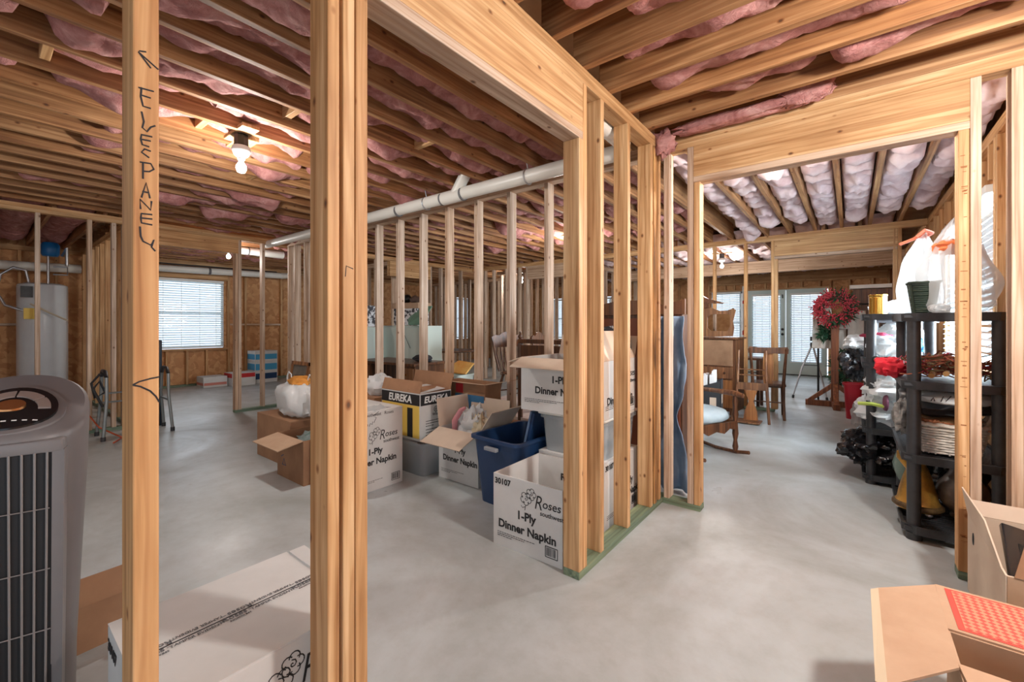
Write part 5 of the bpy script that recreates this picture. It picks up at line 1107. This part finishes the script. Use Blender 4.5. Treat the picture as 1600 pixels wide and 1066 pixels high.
# cross post with the wreath
c = thing('wooden_post_stand', 'brown wooden post on a cross-shaped base, holding the red berry wreath', 'stand', (-.19, 7.95, 0), R(5))
MB().box((-.045, -.045, .0), (.045, .045, 1.27), bv=.003).build('post', CROSSM, c)
for a in (0, 90):
    M_ = Matrix.Rotation(R(a), 4, 'Z'); 
    MB().box((-.36, -.04, 0), (.36, .04, .08), M_).build('foot', CROSSM, c)
    for s_ in (-1, 1): MB().add([(s_ * .34, -.03, .08), (s_ * .26, -.03, .08), (s_ * .045, -.03, .26), (s_ * .045, -.03, .34), (s_ * .34, .03, .08), (s_ * .26, .03, .08), (s_ * .045, .03, .26), (s_ * .045, .03, .34)], [(0, 1, 2, 3), (7, 6, 5, 4), (0, 4, 5, 1), (1, 5, 6, 2), (2, 6, 7, 3), (3, 7, 4, 0)], M_).build('brace', CROSSM, c)
def sprays(mb, c0, axis_pts, n, L, r, leafy, seed, m0=0, m1=1, spread=1.0):
    random.seed(seed)
    for _ in range(n):
        p = Vector(random.choice(axis_pts)) + Vector([random.gauss(0, .02) for _ in range(3)]); d = Vector([random.gauss(0, 1) for _ in range(3)]); out = p - Vector(c0); out.y *= .3
        d = (d * .7 * spread + out.normalized() * .6).normalized(); e = p + d * L * random.uniform(.5, 1.1)
        if leafy:
            u = d.orthogonal().normalized() * r * random.uniform(1.5, 3); q = (p + e) / 2
            mb.add([p, q + u, e, q - u], [(0, 1, 2, 3)], None, m0)
        else:
            mb.tube([p, (p + e) / 2 + Vector((0, 0, .005)), e], r * .4, 4, mi=m1)
            for k in range(4): mb.blob(p + (e - p) * (.4 + .2 * k) + Vector([random.uniform(-.008, .008) for _ in range(3)]), (r, r, r), 0, 1, 0, 6, mi=m0)
BERRY = mat('red_berries', srgb(196, 30, 52), .35); TWIG = mat('twig', srgb(70, 44, 30), .8); LEAF = mat('pine_green', srgb(36, 78, 52), .6)
wr = thing('berry_wreath', 'round red berry wreath with green pine sprigs hanging on the wooden post', 'wreath', (-.19, 7.80, 1.46))
ringp = [(.155 * math.cos(a * PI / 20), 0, .155 * math.sin(a * PI / 20)) for a in range(40)]
MB().tube(ringp, .03, 8, True).build('wreath_ring', TWIG, wr)
mb = MB(); sprays(mb, (0, 0, 0), ringp, 480, .13, .0105, False, 4); mb.build('berries', [BERRY, TWIG], wr, kind='stuff')
mb = MB(); sprays(mb, (0, 0, 0), [p for p in ringp if p[0] > .02 or p[2] < -.15], 260, .16, .006, True, 5); mb.build('pine_sprigs', LEAF, wr, kind='stuff')
g_ = thing('evergreen_garland', 'bushy green artificial garland hanging behind the wooden post', 'garland', (-.05, 8.04, 0))
mb = MB(); sprays(mb, (0, 0, .5), [(random.uniform(-.14, .12), random.uniform(-.05, .05), random.uniform(.35, .78)) for _ in range(60)], 600, .15, .006, True, 6); sprays(mb, (-.2, 0, 1.1), [(-.28 + random.uniform(0, .1), 0, 1.1 + random.uniform(-.06, .06)) for _ in range(12)], 140, .12, .006, True, 8)
mb.build('foliage', LEAF, g_, kind='stuff'); MB().tube([(0, 0, 0), (0, 0, 1.15), (-.2, 0, 1.15)], .012, 6).build('stem', TWIG, g_)
# garments on a rail
c = thing('clothes_rail', 'black clothes rail behind the wreath', 'rail', (.1, 8.14, 0)); MB().tube([(-.5, 0, 1.52), (.5, 0, 1.52)], .014, 8).tube([(-.5, 0, 0), (-.5, 0, 1.52)], .014, 8).tube([(.5, 0, 0), (.5, 0, 1.52)], .014, 8).build('frame', BLKMET, c, 50)
CL = noisy('white_cloth', srgb(236, 232, 222), srgb(218, 214, 206), 6, .9, .1)
drape('white_garment', -.46, -.24, .85, 1.5, 8.12, CL, 'cream garment hanging behind the left edge of the wreath', 'garment', .02, fr=40, flare=.2, seed=11)
drape('white_garment', -.13, .16, .75, 1.42, 8.12, CL, 'white garment hanging behind the wooden post, on the shelf side', 'garment', .02, fr=36, flare=.25, seed=12)
None
BX((-.02, 8.9, 1.80), (.5, 9.1, 1.86), .004).build('white_box', WHITEPAINT, label='flat white box on high behind the wreath', cat='box')
BX((.02, 8.92, 0), (.52, 9.08, 1.79), .004).build('tall_dark_board', OAK, label='tall dark board standing behind the clothes rail', cat='board')
c = tub('red_bin', 'tall red plastic bin beside the wooden post stand', (.02, 7.1, 0), 0, .20, .20, .46, mat('red_plastic', srgb(176, 26, 44), .4), .72, rim=.012, cat='bin')

# ================================================================ shelving units
def shelf_unit(label, x0, x1, y0, y1, levels, rim=.045):
    u = thing('shelving_unit', label, 'shelving', ((x0 + x1) / 2, (y0 + y1) / 2, 0)); w, d = x1 - x0, y1 - y0; c_ = .06
    for z in levels:
        mb = MB(); oc = [(-w / 2 + c_, -d / 2), (w / 2 - c_, -d / 2), (w / 2, -d / 2 + c_), (w / 2, d / 2 - c_), (w / 2 - c_, d / 2), (-w / 2 + c_, d / 2), (-w / 2, d / 2 - c_), (-w / 2, -d / 2 + c_)]
        n = 8; k = .985; ic = [(x * .93, y * .96) for x, y in oc]
        vs = [(x, y, z) for x, y in oc] + [(x * k, y * k, z - rim) for x, y in oc] + [(x, y, z) for x, y in ic] + [(x, y, z - .012) for x, y in ic]
        fs = [(i, n + i, n + (i + 1) % n, (i + 1) % n) for i in range(n)] + [(i, (i + 1) % n, 2 * n + (i + 1) % n, 2 * n + i) for i in range(n)] + [(2 * n + i, 2 * n + (i + 1) % n, 3 * n + (i + 1) % n, 3 * n + i) for i in range(n)]
        mb.add(vs, fs)
        nb = 22
        for q in range(nb): yy = -d / 2 * .95 + d * .95 * q / nb; mb.box((-w / 2 * .94, yy, z - .02), (w / 2 * .94, yy + d * .95 / nb * .72, z - .011))
        mb.box((-w / 2 * .94, -d / 2 * .96, z - .026), (-.02, d / 2 * .96, z - .02)); mb.build('shelf', BLKPL, u)
    for i in range(len(levels) - 1):
        for sx in (-1, 1):
            for sy in (-1, 1): MB().cyl((sx * (w / 2 - .055), sy * (d / 2 - .055), levels[i]), (sx * (w / 2 - .055), sy * (d / 2 - .055), levels[i + 1] - rim), .031, .031, 20).build('post', BLKPL, u, 50)
    for sx in (-1, 1):
        for sy in (-1, 1): MB().cyl((sx * (w / 2 - .055), sy * (d / 2 - .055), 0), (sx * (w / 2 - .055), sy * (d / 2 - .055), levels[0] - rim), .036, n=16).build('foot', BLKPL, u, 50)
    return u
shelf_unit('tall black plastic shelving unit nearest the doorway, with the wicker basket', .225, .665, 3.28, 4.12, (.085, .485, .90, 1.285))
shelf_unit('second black plastic shelving unit behind the first, with the brass pot on top', .065, .50, 4.24, 5.06, (.075, .43, .93, 1.30))
shelf_unit('third black plastic shelving unit against the window wall', .12, .62, 5.30, 6.1, (.075, .43, .93, 1.28))
# on unit 1
p_ = thing('wicker_planter', 'dark green square wicker planter on top of the nearest shelving unit', 'planter', (.345, 3.62, 1.286))
GW = mat('green_wicker', srgb(44, 60, 48), .5); mb = MB()
for k in range(15):
    z = .012 + .0125 * k; r = .042 + .020 * k / 14
    if k == 14: r += .006
    for q in range(1): mb.tube([(sx * r + .003 * ((i % 2) * 2 - 1), sy * r, z + .0018 * ((i + k) % 2)) for i, (sx, sy) in enumerate([(-1, -1), (-.6, -1), (-.2, -1), (.2, -1), (.6, -1), (1, -1), (1, -.6), (1, -.2), (1, .2), (1, .6), (1, 1), (.6, 1), (.2, 1), (-.2, 1), (-.6, 1), (-1, 1), (-1, .6), (-1, .2), (-1, -.2), (-1, -.6)])], .0075, 5, True)
mb.build('woven_wall', GW, p_, 50)
for sx in (-1, 1):
    for sy in (-1, 1): MB().tube([(sx * .040, sy * .040, 0), (sx * .062, sy * .062, .185)], .008, 6).build('leg', GW, p_, 50)
BX((-.04, -.04, .01), (.04, .04, .02)).build('bottom', GW, p_)
def bagobj(name, label, c, r, seed, m=BAGC, amp=.22, fold=.14, n=40, zmin=None, pw=.85, cat='bag'):
    return MB().blob(c, r, amp, 1.8, seed, n, zmin=zmin, pw=pw, fold=fold).build(name, m, smooth=45, label=label, cat=cat)
def sack(name, label, c, base_r, h, top_pt, seed, m=BAGC, n=44, cat='bag', zmin=0):
    """film gathered from a wide foot up to a point"""
    mb = MB(); k_ = 26; vs = []
    for i in range(k_ + 1):
        t_ = i / k_; z = h * t_; prof = math.sin(PI * min(1, .30 + .70 * t_)) ** .9 * (1 - .15 * t_) + .03; prof = prof if t_ > .06 else prof * (.6 + .4 * t_ / .06)
        cx = c[0] + (top_pt[0] - c[0]) * t_ ** 1.4; cy = c[1] + (top_pt[1] - c[1]) * t_ ** 1.4
        for j in range(n):
            a = 2 * PI * j / n; f = 1 + (.09 * math.sin(a * 9 + seed + t_ * 2) + .05 * math.sin(a * 17 + 3 * t_)) * (.3 + 1.2 * t_) + .25 * noise.noise(Vector((math.cos(a) * 1.5 + seed, math.sin(a) * 1.5, z * 6)))
            vs.append((cx + base_r[0] * prof * f * math.cos(a), cy + base_r[1] * prof * f * math.sin(a), c[2] + z))
    fs = [(i * n + j, i * n + (j + 1) % n, (i + 1) * n + (j + 1) % n, (i + 1) * n + j) for i in range(k_) for j in range(n)] + [tuple(range(n - 1, -1, -1)), tuple(range(k_ * n, k_ * n + n))]
    return mb.add(vs, fs).build(name, m, smooth=50, label=label, cat=cat)
sack('plastic_sack', 'tall pointed clear plastic sack with an orange tie behind the green planter', (.36, 4.0, 1.285), (.115, .10), .58, (.385, 4.0), 1)
MB().tube([(.385, 4.0, 1.84), (.33, 3.98, 1.80), (.26, 3.96, 1.77)], .010, 6).tube([(.35, 3.95, 1.81), (.385, 3.93, 1.845), (.42, 3.97, 1.83), (.40, 4.03, 1.82), (.36, 4.02, 1.82)], .014, 6).build('orange_tie', mat('orange_tie_mat', srgb(238, 130, 100), .5), smooth=50, label='orange drawstring tied round the top of the pointed plastic sack', cat='tie')
sack('plastic_sack', 'large bulging clear plastic sack behind the doorway studs, on top of the nearest shelving unit', (.50, 3.62, 1.29), (.165, .14), .56, (.48, 3.62), 5)
MB().blob((.47, 3.60, 1.68), (.09, .07, .045), .3, 2, 15, 24).build('orange_cloth', mat('orange_cloth_mat', srgb(226, 122, 74), .8), smooth=50, label='orange drawstring showing through the large bulging sack', cat='tie')
bagobj('small_bag', 'small white plastic bundle beside the green planter', (.40, 3.50, 1.315), (.045, .05, .027), 8, BAGC)
# dried branches on the second level
b_ = thing('dried_branches', 'heap of dried red and brown branches on the second shelf of the nearest unit', 'branches', (.45, 3.62, .905))
mb = MB(); random.seed(31)
for k in range(150):
    x = random.uniform(-.18, .16); y = random.uniform(-.28, .28); z = random.uniform(.01, .12) * (1 - abs(x) * 1.5); a = random.uniform(0, 6.28); r = random.uniform(.02, .06)
    mb.tube([(x + r * math.cos(a + q * .8) * (1 + .12 * q), y + r * math.sin(a + q * .8), z + .01 * q * random.uniform(-.3, 1) + .01) for q in range(6)], .004, 4, mi=random.choice((0, 0, 0, 1, 2)))
mb.build('twigs', [mat('rust_twig', srgb(130, 70, 46), .8), mat('maroon_twig', srgb(140, 24, 50), .7), mat('olive_twig', srgb(100, 84, 56), .8)], b_, kind='stuff')
mb = MB()
for k in range(5): x, y = -.1 + .06 * k, -.30 + .02 * (k % 3); mb.cyl((x, y, .03 + .012 * (k % 2)), (x + .03, y + .2, .035), .014, n=12)
mb.build('cut_stems', mat('cut_stem', srgb(150, 112, 66), .8), b_, kind='stuff')
MB().box((.24, 3.34, .8855), (.64, 3.9, .895)).build('liner_sheet', noisy('grey_liner', srgb(80, 82, 86), srgb(50, 52, 56), 8, .4, .1), label='dark liner sheet under the dried branches', cat='sheet')
bagobj('red_netting', 'bright red crumpled netting at the front corner of the second shelf level', (.20, 3.60, .955), (.085, .09, .06), 16, mat('red_net', srgb(206, 30, 48), .7), .3, .25)
# third level: basket and lettered bag
def basket(label, loc, w, d, h, rz=0):
    b = thing('wicker_basket', label, 'basket', loc, rz); WW = noisy('white_wicker', srgb(222, 216, 206), srgb(188, 180, 168), 30, .7, .1)
    mb = MB(); N = 56; rows = 10
    def pt(t_, s, off=0): a = 2 * PI * t_; ex = math.copysign(abs(math.cos(a)) ** .6, math.cos(a)); ey = math.copysign(abs(math.sin(a)) ** .6, math.sin(a)); return ((w / 2 * s + off) * ex, (d / 2 * s + off) * ey)
    for k in range(rows):
        z = .01 + (h - .03) * k / (rows - 1); s = .82 + .18 * k / (rows - 1)
        mb.tube([(*pt(i / N, s, .0035 * (1 if (i + k) % 2 else -1)), z) for i in range(N)], .0085 if k not in (6, 8) else .006, 5, True)
    mb.build('woven_wall', WW, b, 60)
    MB().tube([(*pt(i / N, 1.01, 0), h + .006 * (i % 2)) for i in range(N)], .014, 6, True).build('rim', WW, b, 60)
    mb = MB()
    for i in range(0, N, 2): a, c2 = pt(i / N, .83), pt(i / N, 1.0); mb.tube([(*a, 0), (*c2, h)], .005, 4)
    mb.build('stakes', WW, b); mb = MB(); mb.blob((0, 0, .006), (w * .4, d * .4, .006), 0, 1, 0, 20, pw=.6).build('bottom', WW, b)
    for s_ in (-1, 1): MB().tube([(s_ * w * .5, -.05, h), (s_ * w * .56, -.03, h + .05), (s_ * w * .56, .03, h + .05), (s_ * w * .5, .05, h)], .011, 6).build('handle', WW, b, 50)
    return b
basket('long white wicker basket on the third level of the nearest shelving unit', (.43, 3.56, .487), .33, .42, .165)
mb = MB(); random.seed(9)
for k in range(60): a = random.uniform(0, 6.28); x, y = random.uniform(-.12, .12), random.uniform(-.16, .16); mb.tube([(.43 + x - .05 * math.cos(a), 3.54 + y - .05 * math.sin(a), .64 + random.uniform(0, .02)), (.43 + x + .05 * math.cos(a), 3.54 + y + .05 * math.sin(a), .64 + random.uniform(0, .025))], .005, 4)
mb.build('dried_grass', mat('rust_straw', srgb(164, 102, 68), .8), label='rust coloured straw filling the white wicker basket', cat='straw', kind='stuff')
MB().blob((.45, 3.62, .64), (.12, .14, .045), .15, 2, 5, 24).build('straw_bundle', mat('tan_bread', srgb(170, 128, 88), .8), smooth=50, label='tan woven bundle lying in the white wicker basket', cat='bundle')
MB().blob((.44, 3.72, .76), (.19, .28, .085), .15, 2, 25, 36, pw=.7, fold=.05).build('grey_bag', mat('grey_film', srgb(56, 58, 62), .3), smooth=50, label='dark grey plastic bundle above the white wicker basket', cat='bag')
c = thing('lettered_bag', 'pale blue grey plastic bag with dark lettering over the white wicker basket', 'bag', (.45, 3.56, .80)); MB().blob((0, 0, 0), (.17, .22, .038), .12, 2, 27, 36, pw=.7, fold=.06).build('bag', BAGW, c, 50)
strokes(c, [[(-.10, .0), (-.09, .02), (-.085, 0)], [(-.06, .0), (-.05, .03), (-.04, .005), (-.02, .035)], [(0, .03), (0, 0), (.03, .002), (.06, .02)]], .003, 'front', 0, -.008, .222)
bagobj('grey_fleece', 'grey fluffy bundle at the corner of the basket shelf', (.245, 3.46, .67), (.045, .07, .10), 33, noisy('grey_fur', srgb(150, 148, 144), srgb(90, 88, 86), 25, .9, .3), .3, .2)
# bottom level: gold bell lantern and round vase
c = thing('gold_lantern', 'tarnished gold bell-shaped lantern on the lowest shelf of the nearest unit', 'lantern', (.315, 3.56, .088))
GOLD = noisy('tarnished_gold', srgb(196, 148, 66), srgb(120, 92, 50), 9, .38, .15, .45, .7, .6)
MB().lathe([(.001, .025), (.105, .025), (.112, .04), (.105, .06), (.095, .07), (.085, .13), (.068, .20), (.05, .26), (.03, .30), (.025, .33), (.001, .335)], n=36).build('bell_body', GOLD, c, 50)
MB().lathe([(.100, .028), (.118, .036), (.118, .05), (.104, .062)], n=36).build('band', noisy('dark_gold', srgb(110, 86, 50), srgb(60, 48, 34), 30, .5, .2, metal=.4), c, 50)
for a in (0, 120, 240): MB().blob((.085 * math.cos(R(a - 60)), .085 * math.sin(R(a - 60)), .013), (.018, .018, .013), 0, 1, 0, 10).build('foot', METAL, c, 50)
MB().tube([(-.03, -.02, .27), (-.08, -.03, .33), (-.09, -.03, .36)], [.03, .022, .006], 8).build('spout', GOLD, c, 50)
c = MB().lathe([(.001, 0), (.05, 0), (.055, .012), (.045, .025), (.07, .05), (.105, .10), (.115, .15), (.105, .19), (.07, .24), (.05, .28), (.055, .33), (.001, .33)], n=36).build('round_vase', noisy('mottled_vase', srgb(120, 108, 98), srgb(84, 70, 62), 7, .3, .05), smooth=60, label='mottled grey brown round vase beside the gold lantern', cat='vase', loc=(.51, 3.60, .088))
MB().blob((.30, 3.92, .28), (.07, .08, .14), .2, 2, 44, 20).build('glass_float', mat('green_glass', srgb(110, 130, 120), .15), smooth=50, label='dull green glass jug behind the gold lantern', cat='jug')
bagobj('black_bag', 'shiny black bag behind the round vase on the lowest shelf', (.52, 3.86, .25), (.13, .14, .15), 45, BAGB, .3, .3)
# on unit 2
c = thing('brass_pot', 'ribbed polished brass pot on top of the second shelving unit', 'pot', (.17, 4.55, 1.302))
MB().lathe([(.001, 0), (.056, 0), (.058, .01)] + [(.056 + .004 * (k % 2), .014 + .007 * k) for k in range(19)] + [(.062, .15), (.060, .158), (.054, .156), (.052, .02), (.001, .018)], n=36).build('body', BRASS, c, 60)
c = bagobj('fabric_bundle', 'large white plastic bundle of fabric on the second level of the second shelving unit', (.27, 4.62, 1.03), (.16, .30, .095), 51, BAGW, .3, .2)
bagobj('blue_bag', 'bright blue bag among the white fabric bundles', (.41, 4.72, 1.06), (.07, .15, .06), 52, mat('bright_blue', srgb(60, 130, 176), .4), .25, .2)
MB().blob((.17, 5.0, 1.12), (.1, .1, .03), .3, 2, 53, 24).build('magenta_cloth', mat('magenta_cloth_mat', srgb(150, 40, 70), .8), smooth=50, label='magenta cloth on top of the fabric bundles', cat='cloth')
for k, (x, m) in enumerate(((.15, PAPER), (.205, PAPER), (.255, mat('teal_roll', srgb(120, 176, 190), .5)))):
    mb = MB(); P = [(.024, 0), (.024, .7), (.014, .7), (.014, 0), (.024, 0)]
    mb.lathe(P, n=20, M=Matrix.Translation((x, 4.26, .957)) @ Matrix.Rotation(R(-90), 4, 'X')).build('paper_roll', m, smooth=40, label=('white paper roll at the corner post side of the second shelving unit', 'middle white paper roll of three on the second shelving unit', 'teal edged paper roll beside two white rolls')[k], cat='roll')
bagobj('bag_bundle', 'heap of white and green plastic bags on the third level of the second shelving unit', (.20, 4.52, .55), (.17, .28, .10), 54, BAGW, .35, .28, zmin=.435)
bagobj('bag_bundle', 'white printed carrier bag drooping off the third level of the second shelving unit', (.22, 4.40, .72), (.15, .2, .10), 55, BAGW, .35, .25)
MB().tube([(.04, 4.2, .62), (.12, 4.19, .625), (.2, 4.2, .61)], .014, 6).build('green_strip', mat('lime_strip', srgb(190, 214, 96), .5), smooth=50, label='lime green strip across the white plastic bags', cat='ribbon')
MB().blob((.20, 4.20, .64), (.02, .02, .06), .2, 2, 3, 16).build('maroon_patch', mat('maroon_print', srgb(110, 60, 80), .6), smooth=50, label='maroon patch on the printed carrier bag', cat='cloth')
bagobj('black_bag', 'shiny black rubbish bag bulging out of the bottom of the second shelving unit', (.13, 4.52, .235), (.20, .28, .13), 61, BAGB, .30, .22, 72, zmin=.078)
bagobj('black_bag', 'shiny black bag hanging above the red bin', (.04, 5.62, .83), (.13, .17, .15), 62, BAGB, .4, .2, 56)
bagobj('white_bundle', 'white plastic bundle over the black bag, beside the wooden post', (.07, 5.62, 1.03), (.14, .2, .08), 63, BAGW, .3, .2)
bagobj('white_bundle', 'small clear plastic bag on the floor in front of the red bin', (.10, 6.5, .15), (.10, .12, .145), 64, BAGC, .3, .2)
bagobj('white_bundle', 'white cloth bundle on the third shelving unit', (.35, 5.6, 1.08), (.20, .26, .14), 65, BAGW, .3, .2)
bagobj('white_bundle', 'creased white bundle on top of the third shelving unit', (.28, 5.6, 1.37), (.13, .2, .085), 66, BAGW, .3, .2)
BX((.62, 3.08, .4), (.69, 3.26, 1.0), .01).build('grey_board', mat('blue_grey_board', srgb(110, 124, 140), .5), label='blue grey board standing behind the doorway stud, by the first shelving unit', cat='board') if False else None
